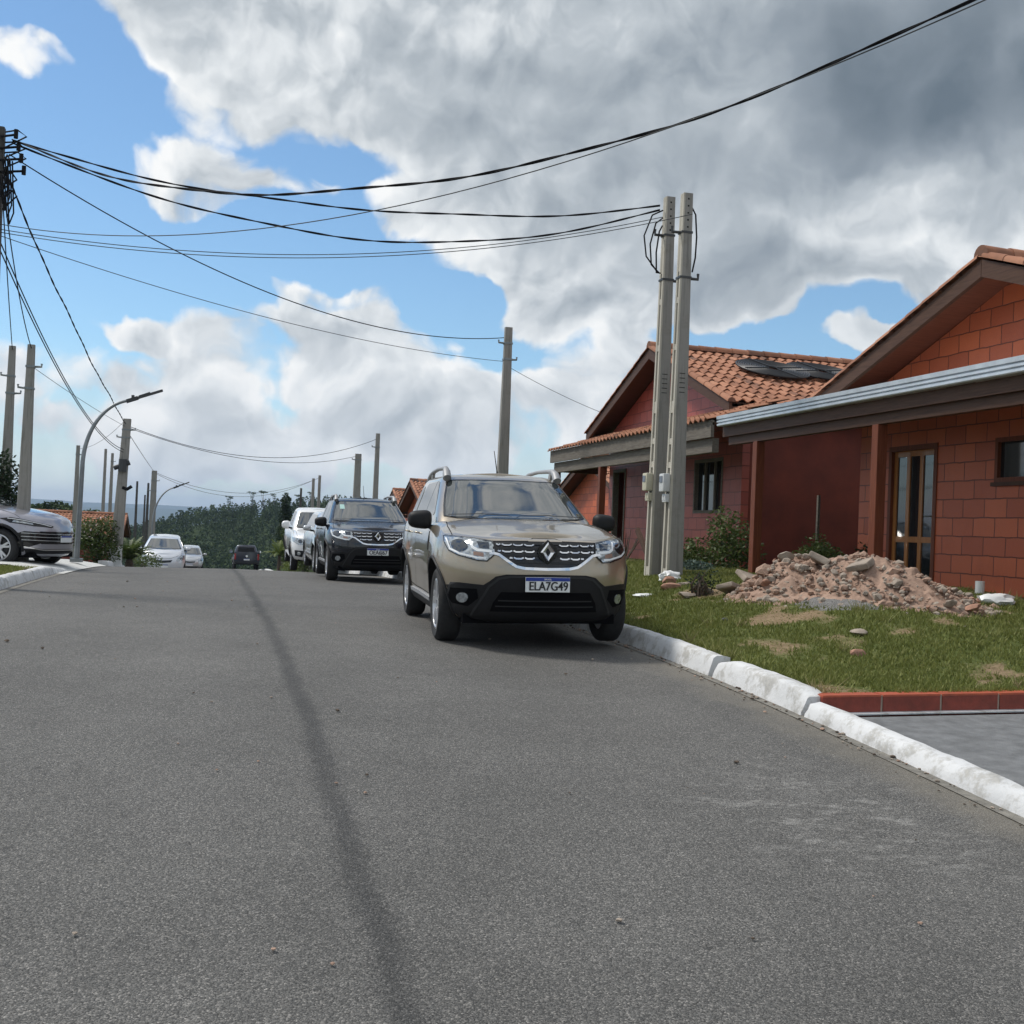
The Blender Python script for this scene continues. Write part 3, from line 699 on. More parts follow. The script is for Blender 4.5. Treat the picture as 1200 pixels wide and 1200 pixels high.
# --- black pool-heater coils lying on the tiles
def coil(p, label):
    bm = bmesh.new(); pts = []
    for i in range(330):
        a = i*2*math.pi/26; rr = .16+.048*i/26
        pts.append((rr*math.cos(a), rr*math.sin(a), .02))
    tube_pts(bm, pts, .022, 6)
    for k in range(4):
        a = k*math.pi/2+.3; beam(bm, (.12*math.cos(a), .12*math.sin(a), .045), (.76*math.cos(a), .76*math.sin(a), .045), .03, .02)
    o = obj_bm('solar_coil', bm, M['rubber_coil'], smooth=60); tag(o, label, 'solar heater', 'pool heating coils on the roof')
    sl = math.atan2(4.55-3.02, 4.02); o.rotation_euler = (sl, 0, 0); o.location = (p[0], p[1], p[2]+.055)
for p, l in zip(COILS, ('black hose coil lying on the red tiles, nearer the roof edge', 'black hose coil lying on the red tiles, beside the near gable')): coil(p, l)
# ------------------------------------------------------------------ poles, lamps and cables
def pole(name, x, y, zt, label, w0=.24, w1=.13, d=.8, group='concrete poles along the street', zg=None, m='concrete', lean=0, cat='pole', clamps=()):
    zg = terrain_z(x, y) if zg is None else zg
    h = empty(name, (x, y, zg), label=label, cat=cat, group=group)
    bm = bmesh.new(); H = zt-zg; n = 8; rows = []
    for i in range(n+1):
        t = -.06+1.06*i/n; w = w0+(w1-w0)*max(0, t); dd = w*d; ox = lean*t*H
        rows.append([bm.verts.new((ox+a*w/2, b*dd/2, t*H)) for a, b in ((-.82, -1), (.82, -1), (1, -.82), (1, .82), (.82, 1), (-.82, 1), (-1, .82), (-1, -.82))])
    for a, b in zip(rows, rows[1:]):
        for k in range(8): bm.faces.new([a[k], a[(k+1) % 8], b[(k+1) % 8], b[k]])
    bm.faces.new(rows[-1]); obj_bm('shaft', bm, M[m], h, smooth=30)
    for (f, side) in clamps:
        bm = bmesh.new(); z = f*H; w = w0+(w1-w0)*f
        box(bm, -w/2-.012+lean*z, w/2+.012+lean*z, -w*d/2-.012, w*d/2+.012, z-.02, z+.02)
        tube_pts(bm, [(side*w/2+lean*z, 0, z), (side*(w/2+.13)+lean*z, 0, z+.01), (side*(w/2+.13)+lean*z, 0, z+.07)], .022, 6)
        obj_bm('clamp', bm, M['steel'], h)
    return h
def meter_pole(x, y, zt, label, boxm, zg):
    """square meter post: grey sides, street side coloured paler as if sunlit, with long recesses, meter box and its window"""
    h = empty('meter_pole', (x, y, zg), label=label, cat='pole', group='concrete poles along the street')
    H = zt-zg
    def wd(t): return .235-.105*t, .215-.09*t
    bm = bmesh.new(); rows = []
    for i in range(11):
        t = i/10*1.08-.08; a, b = wd(max(0, t)); rows.append([bm.verts.new((sx*a/2, sy*b/2, t*H)) for sx, sy in ((-.78, -1), (1, -1), (1, 1), (-.78, 1))])
    for p, q in zip(rows, rows[1:]):
        for k in range(4): bm.faces.new([p[k], p[(k+1) % 4], q[(k+1) % 4], q[k]])
    bm.faces.new(rows[-1]); obj_bm('shaft', bm, M['concrete'], h)
    bm = bmesh.new()                                             # street face: ribs left and right of the recesses, webs between
    segs = [(0, .045), (.30, .315), (.36, .375), (.44, .47), (.60, .615), (.72, .735), (.80, 1.0)]
    for sy in (1, -1):
        r2 = []
        for i in range(11):
            t = i/10; a, b = wd(t); y1, y0 = sy*b/2*.999, sy*(b/2-.05)
            r2.append([bm.verts.new(q) for q in ((-a/2*.79, y0, t*H), (-a/2*1.12, y0, t*H), (-a/2*1.12, y1, t*H), (-a/2*.79, y1, t*H))])
        for p, q in zip(r2, r2[1:]):
            for k in range(4): bm.faces.new([p[k], p[(k+1) % 4], q[(k+1) % 4], q[k]])
        bm.faces.new(r2[-1])
    for s0, s1 in segs:
        a, b = wd(s0); a1, b1 = wd(s1)
        beam(bm, (-(a*.94)/2, 0, s0*H), (-(a1*.94)/2, 0, s1*H), b-.102, a*.13, Vector((1, 0, 0)))
    bmesh.ops.recalc_face_normals(bm, faces=bm.faces); obj_bm('recessed_face', bm, M['concrete_sunlit'], h)
    zb = .262*H; a, b = wd(.27)
    bm = bmesh.new(); box(bm, -a/2*1.12-.11, -a/2*1.12-.002, -.085, .085, zb-.13, zb+.13, .02); mb = obj_bm('meter_box', bm, M[boxm], h, smooth=40)
    bm = bmesh.new(); box(bm, -a/2*1.12-.118, -a/2*1.12-.111, -.05, .05, zb-.0, zb+.09); obj_bm('meter_window', bm, M['clear'], mb)
    bm = bmesh.new(); box(bm, -a/2*1.12-.06, -a/2*1.12-.002, -.07, .07, zb-.28, zb-.16, .01)
    for yy in (-.035, .035): box(bm, -a/2*1.12-.065, -a/2*1.12-.060, yy-.022, yy+.022, zb-.25, zb-.19)
    obj_bm('switch_box', bm, M[boxm], h)
    for k in range(10):                                          # bolt holes near the top, cast slots half way up
        t = .985-.018*k if k < 5 else .60-.012*k; z = H*t; a, b = wd(t); w_, q_ = (.012, .012) if k < 5 else (.042, .005); bm = bmesh.new()
        box(bm, -w_, w_, -b/2-.003, -b/2+.002, z-q_, z+q_); obj_bm('bolt_hole' if k < 5 else 'cast_slot', bm, M['void'], h)
    for f in (.785, .90):
        a, b = wd(f); bm = bmesh.new(); z = f*H
        box(bm, -a/2*1.12-.01, a/2+.01, -b/2-.01, b/2+.01, z-.015, z+.015)
        s = 1 if f < .8 else -1
        tube_pts(bm, [(s*a/2*1.1, 0, z), (s*(a/2+.14), 0, z), (s*(a/2+.14), 0, z+.08)], .022, 6); obj_bm('clamp', bm, M['lamp_body'], h)
    bm = bmesh.new(); r = rng(int(x*y*10))                       # drop loops from the service cable
    for k in range(3 if boxm == 'meter_old' else 1):
        top = H*(.965-.02*k); x0 = -.10 if boxm == 'meter_old' else .09; dx = -.30+.1*k if boxm == 'meter_old' else .06
        tube_pts(bm, [(x0, 0, top), (x0+dx*.6, -.04, top-.1), (x0+dx, -.05, top-.42), (x0+dx*.85, -.05, top-.72), (x0+dx*.2, -.05, H*.80)], .012, 6)
    obj_bm('drop_cable', bm, M['cable'], h, smooth=60)
    return h
meter_pole(6.4, 15.93, 6.54, 'left pole of the tall pair with beige meter box', 'meter_old', .80)
meter_pole(6.42, 15.32, 6.43, 'right pole of the tall pair with pale grey meter box', 'meter', .80)
PL = [('utility_pole', -3.00, 16.88, 6.68, 'tall cable pole cut off by the left edge of the photo', .26, .17, 'darkpole', ()),
      ('meter_pole', -4.30, 27.0, 5.06, 'left pole of the pair behind the silver suv', .26, .13, 'concrete', ((.78, 1), (.86, -1))),
      ('meter_pole', -3.55, 24.47, 4.78, 'right pole of the pair behind the silver suv', .27, .135, 'concrete', ((.80, -1), (.90, 1))),
      ('meter_pole', 6.4, 25.38, 6.12, 'single concrete pole rising behind the gold suv', .28, .165, 'concrete', ((.93, -1), (.86, 1))),
      ('meter_pole', 6.4, 46.06, 5.17, 'tall thin pole behind the black suv', .26, .16, 'concrete', ((.9, -1),)),
      ('meter_pole', 6.4, 52.17, 4.68, 'shorter thick pole just left of the tall thin one', .40, .27, 'concrete', ((.95, -1),)),
      ('meter_pole', 6.1, 71.6, 4.20, 'left pole of the small pair above the white pickup', .24, .16, 'concrete', ()),
      ('meter_pole', 6.5, 71.9, 4.42, 'right pole of the small pair above the white pickup', .24, .16, 'concrete', ()),
      ('meter_pole', 5.71, 76.02, 3.69, 'short lone pole left of the small pair above the pickup', .2, .13, 'darkpole', ()),
      ('meter_pole', -4.95, 46.76, 4.06, 'thin pole just left of the curved street lamp', .22, .13, 'concrete', ((.93, 1),)),
      ('meter_pole', -7.14, 84.52, 5.99, 'left pole of the pair above the orange tiled roof', .28, .17, 'concrete', ()),
      ('meter_pole', -6.84, 86.51, 5.82, 'right pole of the pair above the orange tiled roof', .30, .18, 'concrete', ((.93, 1),)),
      ('meter_pole', -5.54, 94.47, 4.13, 'first of three far poles beside the white hatchback', .24, .15, 'darkpole', ()),
      ('meter_pole', -6.0, 115.28, 3.44, 'second of three far poles beside the white hatchback', .24, .15, 'darkpole', ()),
      ('meter_pole', -4.8, 96.35, 4.09, 'third of three far poles beside the white hatchback', .26, .16, 'darkpole', ()),
      ('utility_pole', -2.95, 64.84, 3.92, 'cable pole standing behind the white hatchback', .38, .27, 'concrete', ((.9, 1), (.8, -1)))]
for nm, x, y, zt, lb, w0, w1, m, cl in PL: pole(nm, x, y, zt, lb, w0, w1, m=m, clamps=cl)
def near_cable_pole():
    # the pole with white painted foot and cable splice box beside the lamp
    h = pole('utility_pole', -2.62, 35.75, 4.32, 'cable pole with white painted foot and black splice box', .36, .22, lean=.035, clamps=((.93, 1), (.88, -1)))
    zg = h.location.z; H = 4.32-zg
    bm = bmesh.new(); w = .375; box(bm, -w/2, w/2, -w*.4-.004, w*.4+.004, -.1, .85); obj_bm('painted_foot', bm, M['whitebag'], h)
    bm = bmesh.new(); tube_pts(bm, [(.10, -.2, H*.66), (.11, -.2, H*.74)], .12, 10); tube_pts(bm, [(-.14, -.18, H*.68), (.30, -.18, H*.72)], .07, 8)
    obj_bm('splice_box', bm, M['lamp_body'], h, smooth=40)
    bm = bmesh.new(); tube_pts(bm, [(.12, -.1, H*.56), (.25, -.12, H*.55), (.38, -.1, H*.57)], .05, 8); obj_bm('cable_coil', bm, M['cable'], h, smooth=40)
near_cable_pole()
def pole_head(x, y, z):
    # knot of clamps, insulators and slack loops at the top of the tall cable pole
    r = rng(5); bm = bmesh.new()
    for k in range(7):
        a = r.uniform(-1.2, 1.2); zz = z-.1-.14*k; p = [Vector((x+.06, y-.05, zz))]
        L = r.uniform(.12, .28)
        p += [Vector((x+.1+L*.5*math.cos(a), y-.1+.2*math.sin(a), zz+.05)), Vector((x+.1+L*math.cos(a), y-.1+.25*math.sin(a), zz-.02)), Vector((x+.08, y-.1, zz-.22))]
        tube_pts(bm, p, .012, 5)
    for k in range(4): tube_pts(bm, [(x, y, z-.15-.16*k), (x+.20+.04*k, y-.06, z-.12-.16*k)], .016, 6); tube_pts(bm, [(x+.20+.04*k, y-.06, z-.17-.16*k), (x+.20+.04*k, y-.06, z-.05-.16*k)], .028, 8)
    for k in range(5):
        x0 = x+.06+.03*k; tube_pts(bm, [(x0, y-.12, z-.5), (x0+.05, y-.14, z-.8-.1*k), (x0, y-.14, z-1.0-.09*k), (x0-.06, y-.12, z-.7)], .011, 5)
    o = obj_bm('cable_hardware', bm, M['cable'], smooth=60); tag(o, 'tangle of clamps and cable loops on the tall left pole', 'cable fitting')
pole_head(-2.95, 16.78, 6.68)
def street_lamp(x, y, zg, H, reach, label, dy=.25):
    h = empty('street_lamp', (x, y, zg), label=label, cat='street lamp', group='curved street lamps')
    pts, rad = [], []
    hs = H*.58
    for i in range(7): t = i/6; pts.append((.03*t, 0, hs*t)); rad.append(.062-.012*t)
    for i in range(1, 17):
        t = i/16; a = t*math.pi*.46
        pts.append((.03+(reach-.55)*(1-math.cos(a))/(1-math.cos(math.pi*.46)), dy*t, hs+(H-hs-.04)*math.sin(a)/math.sin(math.pi*.46))); rad.append(.050-.018*t)
    bm = bmesh.new(); tube_pts(bm, pts, rad, 10); obj_bm('lamp_pole', bm, M['steel'], h, smooth=60)
    e = Vector(pts[-1]); d = (e-Vector(pts[-3])).normalized(); d.z += .08; d.normalize()
    bm = bmesh.new(); beam(bm, e-d*.05, e+d*.22, .10, .09); beam(bm, e+d*.05+Vector((0, 0, -.1)), e+d*.05, .06, .06); tube_pts(bm, [e+d*.1, e+d*.1+Vector((0, 0, .10))], .035, 8); obj_bm('lamp_bracket', bm, M['lamp_body'], h)
    bm = bmesh.new(); beam(bm, e+d*.22, e+d*.80, .17, .055); beam(bm, e+d*.24+Vector((0, 0, .035)), e+d*.50+Vector((0, 0, .04)), .12, .03); obj_bm('lamp_head', bm, M['lamp_body'], h)
    bm = bmesh.new(); box(bm, -.13, .13, -.13, .13, -.05, .03); obj_bm('base_plate', bm, M['steel'], h)
street_lamp(-2.86, 27.75, .43, 3.74, 1.46, 'grey curved street lamp standing on the pale kerb apron')
street_lamp(-2.85, 62.6, -1.5, 4.55, 1.55, 'distant curved street lamp behind the white hatchback')

CB = [
('thick', (-2.80, 16.78, 6.50), (6.25, 15.93, 6.41), .50, 'upper twisted cable from the left pole to the tall pair'),
('thick', (-2.80, 16.78, 6.47), (6.25, 15.93, 6.31), .83, 'lower twisted cable sagging from the left pole to the tall pair'),
('thick', (-2.80, 16.78, 6.49), (6.00, 7.14, 5.95), 1.21, 'thick twisted cable leaving the photo at the upper right'),
('thin', (-2.95, 16.88, 5.37), (6.00, 7.14, 5.90), .85, 'thin cable running just under the thick one at upper right'),
('mid', (-2.85, 16.88, 6.33), (6.30, 25.38, 5.88), .75, 'dark cable from the left pole top to the pole behind the gold suv'),
('thin', (-2.95, 16.88, 5.30), (6.30, 15.93, 6.24), .45, 'upper of two thin level cables reaching the tall pair'),
('thin', (-2.95, 16.88, 5.26), (6.40, 15.05, 6.07), .48, 'lower of two thin level cables reaching the tall pair'),
('thin', (-2.95, 16.88, 5.22), (6.30, 25.38, 5.34), .27, 'thin cable slanting down to the pole behind the gold suv'),
('thick', (-2.90, 16.88, 6.10), (-2.50, 35.75, 4.19), .20, 'thick cable from the left pole down to the white footed pole'),
('mid', (-2.95, 16.88, 5.22), (-2.52, 35.75, 3.41), .58, 'slack cable meeting the white footed pole above its splice box'),
('mid', (-2.95, 16.88, 5.11), (-2.52, 35.75, 3.33), .54, 'lowest slack cable meeting the white footed pole'),
('mid', (-2.95, 16.88, 6.21), (-4.30, 27.0, 4.98), .08, 'service cable to the left pole behind the silver suv'),
('mid', (-2.95, 16.88, 6.15), (-3.55, 24.47, 4.71), .25, 'service cable to the right pole behind the silver suv'),
('thin', (-3.55, 24.47, 4.37), (-2.50, 35.75, 4.09), .05, 'thin cable from the pair behind the silver suv to the white footed pole'),
('mid', (-2.50, 35.75, 4.14), (6.33, 46.06, 4.93), .85, 'cable from the white footed pole to the tall thin pole'),
('mid', (-2.50, 35.75, 4.09), (6.28, 52.17, 4.56), .62, 'cable from the white footed pole to the shorter thick pole'),
('mid', (-2.50, 35.75, 4.04), (-2.95, 64.84, 3.85), .04, 'cable from the white footed pole to the pole behind the hatchback'),
('mid', (-2.95, 64.84, 3.85), (6.5, 71.9, 4.28), 1.05, 'sagging far cable over the road to the small pole pair'),
('mid', (-2.95, 64.84, 3.80), (6.1, 71.6, 4.1), 1.15, 'lower sagging far cable over the road to the small pole pair'),
('thin', (6.45, 25.38, 5.22), (9.30, 26.37, 4.37), .06, 'thin service cable dropping to the gable of the red house'),
('thin', (-2.55, 35.75, 4.24), (-4.95, 46.76, 3.93), .20, 'thin cable to the pole left of the street lamp')]
for kind, p, q, s, lb in CB:
    P, Q = Vector(p), Vector(q); bm = bmesh.new(); L = (Q-P).length; n = int(max(40, L*12)) if kind == 'thick' else 40
    base = [P.lerp(Q, i/n)-Vector((0, 0, 4*s*(i/n)*(1-i/n))) for i in range(n+1)]
    side = (Q-P).cross(Vector((0, 0, 1))).normalized()
    if kind == 'thick':
        for ph in (0, math.pi):
            pts = []
            for i, b in enumerate(base):
                a = ph+i/n*L*2*math.pi/1.1; b = b+Vector((0, 0, .02*math.sin(i/n*L*.9+s*7)+.012*math.sin(i/n*L*2.3)))
                pts.append(b+side*.0075*math.cos(a)+Vector((0, 0, .0075*math.sin(a))))
            tube_pts(bm, pts, .0085, 5)
    else: tube_pts(bm, base, {'mid': .0095, 'thin': .006}[kind], 5)
    tag(obj_bm('cable', bm, M['cable_far' if kind == 'thin' else 'cable'], smooth=80), lb, 'cable', 'overhead cables')
# ------------------------------------------------------------------ vehicles
def paint(name, col, metal=.25, rough=.3):
    return mat(name, col, rough, metal, .5, coat=1.0, var=.05, vscale=1.3)
M['gold'] = paint('champagne_paint', (.345, .292, .22), .55, .28)
M['black'] = mat('black_paint', (.006, .008, .014), .18, 0, .5, coat=.4)
M['white'] = paint('white_paint', (.74, .745, .75), 0, .35)
M['silver'] = paint('silver_paint', (.50, .51, .52), .6, .32)
M['lilac'] = paint('lilac_grey_paint', (.34, .335, .375), .5, .30)
M['palesilver'] = paint('pale_silver_paint', (.60, .62, .66), .35, .34)
M['navy'] = paint('dark_blue_paint', (.012, .014, .030), .2, .35)
M['plastic'] = mat('black_bumper_plastic', (.010, .010, .0115), .60, spec=.3, var=.12, vscale=30)
M['plastic2'] = mat('charcoal_plastic', (.022, .023, .025), .5, spec=.35)
M['gloss'] = mat('gloss_black', (.008, .008, .009), .12)
M['cavity'] = mat('dark_cavity', (.004, .004, .005), .9, spec=.1)
M['chrome'] = mat('chrome', (.72, .73, .75), .12, 1)
M['satin'] = mat('satin_silver', (.30, .305, .315), .55, .35)
M['alloy'] = mat('alloy_rim', (.50, .51, .53), .32, .75)
M['tyre'] = mat('tyre_rubber', (.017, .017, .018), .85, var=.25, vscale=25)
M['carglass'] = mat('windscreen_glass', (.020, .026, .027), .03, 0, .7, ior=2.1)
M['sideglass'] = mat('side_glass', (.006, .008, .010), .03, 0, .7, ior=2.0)
M['lens'] = mat('headlight_lens', (.36, .39, .41), .10, .55, coat=1, var=.5, vscale=26)
M['lamp_dark'] = mat('headlight_bowl', (.05, .06, .075), .08, .7, coat=1)
M['lamp_white'] = mat('light_strip', (.82, .84, .86), .25)
M['amber'] = mat('amber_lens', (.30, .19, .15), .2)
M['red_lens'] = mat('red_lens', (.30, .012, .012), .15, coat=1)
M['plate_white'] = mat('plate_white', (.74, .76, .76), .45)
M['plate_blue'] = mat('plate_blue', (.010, .035, .26), .4)
M['ink'] = mat('plate_ink', (.010, .010, .012), .5)
M['mirror'] = mat('mirror_glass', (.6, .62, .64), .03, 1)
M['brush'] = mat('green_sticker', (.30, .48, .45), .5)

def interp(tab, y):
    return float(np.interp(y, [t[0] for t in tab], [t[1] for t in tab]))
class Car:
    """a car in its own frame: x to its right, y forward from the front axle, z up from the ground"""
    def __init__(s, name, paintm, label, cat, group=None):
        s.root = empty(name, label=label, cat=cat, group=group); s.paint = paintm; s.bms = []
    def place(s, x, y, z, fwd, roll=0, pitch=0):
        f = Vector(fwd).normalized(); up = Vector((0, 0, 1)); r = f.cross(up).normalized()
        up = (up + r*roll).normalized(); f = (f+Vector((0, 0, pitch))).normalized(); r = f.cross(up).normalized(); up = r.cross(f)
        s.root.matrix_world = Matrix.Translation((x, y, z)) @ Matrix((r, f, up)).transposed().to_4x4()
    def half(s, w, yf, yr, bf, nf, br, nr, NF=20, NS=16, NR=10):
        p = []
        for i in range(NF+1):
            t = i/NF*math.pi/2; p.append((w*math.sin(t)**(2/nf), yf-bf*(1-math.cos(t)**(2/nf)) if i < NF else yf-bf))
        for i in range(1, NS): p.append((w, (yf-bf)+(yr+br-yf+bf)*i/NS))
        for i in range(NR, -1, -1):
            t = i/NR*math.pi/2; p.append((w*math.sin(t)**(2/nr), yr+br*(1-math.cos(t)**(2/nr)) if i < NR else yr+br))
        return p
    def loft(s, rings, crown=.04, K=10, flat_bottom=True):
        """rings: lists of (x, y, z) half outlines, bottom to top"""
        bm = bmesh.new(); full = []
        for R in rings:
            right = [bm.verts.new(p) for p in R]; left = [bm.verts.new((-p[0], p[1], p[2])) for p in R[1:-1]]
            full.append(right+left[::-1])
        for a, b in zip(full, full[1:]):
            n = len(a)
            for k in range(n): bm.faces.new([a[k], a[(k+1) % n], b[(k+1) % n], b[k]])
        def cap(R, ring, cr):
            n = len(R); rows = []
            for i in range(n):
                x, y, z = R[i]
                row = [ring[i]]
                for k in range(1, K):
                    t = 1-2*k/K; row.append(bm.verts.new((x*t, y, z+cr*(1-t*t)*min(1, x/(.5*max(q[0] for q in R))))))
                row.append(ring[i] if i in (0, n-1) else ring[len(ring)-i]); rows.append(row)
            for i in range(n-1):
                for k in range(K):
                    vs = []
                    for q in (rows[i][k], rows[i][k+1], rows[i+1][k+1], rows[i+1][k]):
                        if q not in vs: vs.append(q)
                    if len(vs) > 2:
                        try: bm.faces.new(vs)
                        except ValueError: pass
        cap(rings[-1], full[-1], crown); cap(rings[0], full[0], 0)
        bmesh.ops.remove_doubles(bm, verts=bm.verts, dist=.0004); bmesh.ops.recalc_face_normals(bm, faces=bm.faces)
        return bm
    def body(s, lower, upper, arches, wheel_r):
        """lower hull with wheel arches cut out, joined with the cabin"""
        me = bpy.data.meshes.new('t'); lower.to_mesh(me); lower.free(); lo = bpy.data.objects.new('t', me); COL.objects.link(lo)
        cuts = []
        for (ay, az, ar, w) in arches:
            for sd in (1, -1):
                c = bmesh.new(); prof = [(0, sd*(w-.34)), (ar, sd*(w-.34)), (ar, sd*(w+.3)), (0, sd*(w+.3))]
                seg = 48; A, B = [], []
                for k in range(seg):
                    t = 2*math.pi*k/seg; A.append(c.verts.new((sd*(w-.36), ay+ar*math.cos(t), az+ar*math.sin(t)))); B.append(c.verts.new((sd*(w+.4), ay+ar*math.cos(t), az+ar*math.sin(t))))
                for k in range(seg): c.faces.new([A[k], A[(k+1) % seg], B[(k+1) % seg], B[k]])
                c.faces.new(A[::-1]); c.faces.new(B); bmesh.ops.recalc_face_normals(c, faces=c.faces)
                cm = bpy.data.meshes.new('c'); c.to_mesh(cm); c.free(); co = bpy.data.objects.new('c', cm); COL.objects.link(co); cuts.append(co)
                m = lo.modifiers.new('b', 'BOOLEAN'); m.operation = 'DIFFERENCE'; m.object = co; m.solver = 'EXACT'
        dg = bpy.context.evaluated_depsgraph_get(); dg.update()
        me2 = bpy.data.meshes.new_from_object(lo.evaluated_get(dg))
        for o in [lo]+cuts: bpy.data.objects.remove(o)
        bm = bmesh.new(); bm.from_mesh(me2)
        for f in bm.faces:
            f.material_index = 0; c = f.calc_center_median()
            for (ay, az, ar, w) in arches:
                d = math.hypot(c.y-ay, c.z-az)
                if d < ar*1.004 and abs(c.x) > w-.37 and (abs(c.x) < w-.355 or d > ar*.97): f.material_index = 1
        for u in (upper if isinstance(upper, list) else [upper]):
            t = bpy.data.meshes.new('u'); u.to_mesh(t); u.free(); bm.from_mesh(t)
        s.bvh = BVHTree.FromBMesh(bm)
        # the arch cutters leave long flat faces: keep hard creases only where surfaces really meet
        s.hull = obj_bm('body', bm, [s.paint, M['plastic']], s.root, smooth=38)
    def hit(s, axis, a, b):
        o, d = {'front': (Vector((a, 6, b)), Vector((0, -1, 0))), 'rear': (Vector((a, -9, b)), Vector((0, 1, 0))), 'right': (Vector((4, a, b)), Vector((-1, 0, 0))),
                'left': (Vector((-4, a, b)), Vector((1, 0, 0))), 'top': (Vector((a, b, 5)), Vector((0, 0, -1)))}[axis]
        p, n, i, dd = s.bvh.ray_cast(o, d)
        if p is None: p, n, i, dd = s.bvh.find_nearest(o+d*(6 if axis in ('front', 'rear') else 3.2))
        if n.dot(d) > 0: n = -n
        return p, n
    def drape(s, name, axis, poly, m, off=.006, res=.05, parent=None, depth=.015, rough_edge=False):
        """panel cut to a polygon in the given view and laid on the body with its own thickness"""
        pts = []
        for i, p in enumerate(poly):
            q = poly[(i+1) % len(poly)]; L = math.dist(p, q); n = max(1, int(L/res+.5))
            pts += [(p[0]+(q[0]-p[0])*k/n, p[1]+(q[1]-p[1])*k/n) for k in range(n)]
        nb = len(pts); a0, a1 = min(p[0] for p in pts), max(p[0] for p in pts); b0, b1 = min(p[1] for p in pts), max(p[1] for p in pts)
        def inside(x, y):
            c = False; j = nb-1
            for i in range(nb):
                if (pts[i][1] > y) != (pts[j][1] > y) and x < (pts[j][0]-pts[i][0])*(y-pts[i][1])/(pts[j][1]-pts[i][1])+pts[i][0]: c = not c
                j = i
            return c
        inner = []
        x = a0+res*.5
        while x < a1:
            y = b0+res*.5
            while y < b1:
                if inside(x, y) and min(math.dist((x, y), p) for p in pts) > res*.45: inner.append((x, y))
                y += res
            x += res
        r = delaunay_2d_cdt([Vector(p) for p in pts+inner], [], [list(range(nb))], 1, 1e-6)
        vs, fs = r[0], r[2]
        bm = bmesh.new(); T, B = [], []
        for q in vs:
            p, n = s.hit(axis, q.x, q.y); T.append(bm.verts.new(p+n*off)); B.append(p-n*depth)
        faces = [f for f in (list(f) for f in fs) if len(f) > 2]
        for f in faces: bm.faces.new([T[i] for i in f])
        bm.edges.ensure_lookup_table()
        low = {}
        for e in [e for e in bm.edges if e.is_boundary]:
            ids = [T.index(v) for v in e.verts]
            for i in ids:
                if i not in low: low[i] = bm.verts.new(B[i])
            bm.faces.new([T[ids[0]], T[ids[1]], low[ids[1]], low[ids[0]]])
        bmesh.ops.recalc_face_normals(bm, faces=bm.faces)
        up = sum((f.normal.dot(s.hit(axis, vs[0].x, vs[0].y)[1]) for f in list(bm.faces)[:len(faces)]), 0)
        if up < 0: bmesh.ops.reverse_faces(bm, faces=bm.faces)
        return obj_bm(name, bm, M[m] if isinstance(m, str) else m, parent or s.root, smooth=50)
    def mirror(s, name, axis, poly, m, **k):
        """the same panel on both sides"""
        o = [s.drape(name, axis, poly, m, **k)]
        if axis in ('right', 'left'): o.append(s.drape(name, 'left' if axis == 'right' else 'right', poly, m, **k))
        else: o.append(s.drape(name, axis, [(-a, b) for a, b in poly], m, **k))
        return o
    def seam(s, lines, w=.007, name='panel_gaps', m='cavity', off=.0015, parent=None, res=.04):
        bm = bmesh.new()
        for axis, line in lines:
            P = []
            for (p, q) in zip(line, line[1:]):
                n = max(1, int(math.dist(p, q)/res)); P += [(p[0]+(q[0]-p[0])*k/n, p[1]+(q[1]-p[1])*k/n) for k in range(n)]
            P.append(line[-1]); H = [s.hit(axis, *p) for p in P]; prev = None
            for i, (p, n) in enumerate(H):
                t = (H[min(i+1, len(H)-1)][0]-H[max(i-1, 0)][0])
                if t.length < 1e-6: continue
                c = t.normalized().cross(n).normalized()*w/2
                r = [bm.verts.new(p+n*off+c), bm.verts.new(p+n*off-c)]
                if prev: bm.faces.new([prev[0], r[0], r[1], prev[1]])
                prev = r
        return obj_bm(name, bm, M[m], parent or s.root)
    def wheel(s, y, x, R, width, rim_r, spokes=5, steer=0, twin=True, rimm='alloy'):
        for sd in (1, -1):
            w = empty('wheel', (sd*x, y, R), rz=(0 if sd > 0 else math.pi)+steer); w.parent = s.root
            bm = bmesh.new(); h = width/2
            lathe(bm, [(rim_r, -h*.8), (rim_r+.03, -h*.96), (R-.04, -h), (R-.012, -h*.82), (R, -h*.6), (R, h*.6), (R-.012, h*.82), (R-.04, h), (rim_r+.03, h*.96), (rim_r, h*.8)], 'x', 40)
            obj_bm('tyre', bm, M['tyre'], w, smooth=35)
            bm = bmesh.new(); lathe(bm, [(rim_r+.004, -h*.7), (rim_r+.006, h*.86), (rim_r-.012, h*.90), (rim_r-.028, h*.70), (rim_r-.04, -h*.7)], 'x', 40)
            for k in range(spokes):
                for dt in ((-.11, .11) if twin else (0,)):
                    a = 2*math.pi*k/spokes+.3
                    p = Vector((h*.66, .05*math.cos(a), .05*math.sin(a))); q = Vector((h*.72, (rim_r-.02)*math.cos(a+dt*1.6), (rim_r-.02)*math.sin(a+dt*1.6)))
                    beam(bm, p, q, .040 if twin else .07, .035, Vector((1, 0, 0)))
            lathe(bm, [(.0, h*.76), (.065, h*.74), (.075, h*.6), (.0, h*.55)], 'x', 20, closed=False)
            obj_bm('rim', bm, M[rimm], w, smooth=40)
            bm = bmesh.new(); lathe(bm, [(0, h*.30), (rim_r*.72, h*.30), (rim_r*.72, h*.22), (0, h*.22)], 'x', 24, closed=False); lathe(bm, [(0, -h*.3), (rim_r-.03, -h*.3), (rim_r-.03, -h*.34), (0, -h*.34)], 'x', 24, closed=False)
            obj_bm('brake_disc', bm, M['plastic2'], w, smooth=40)
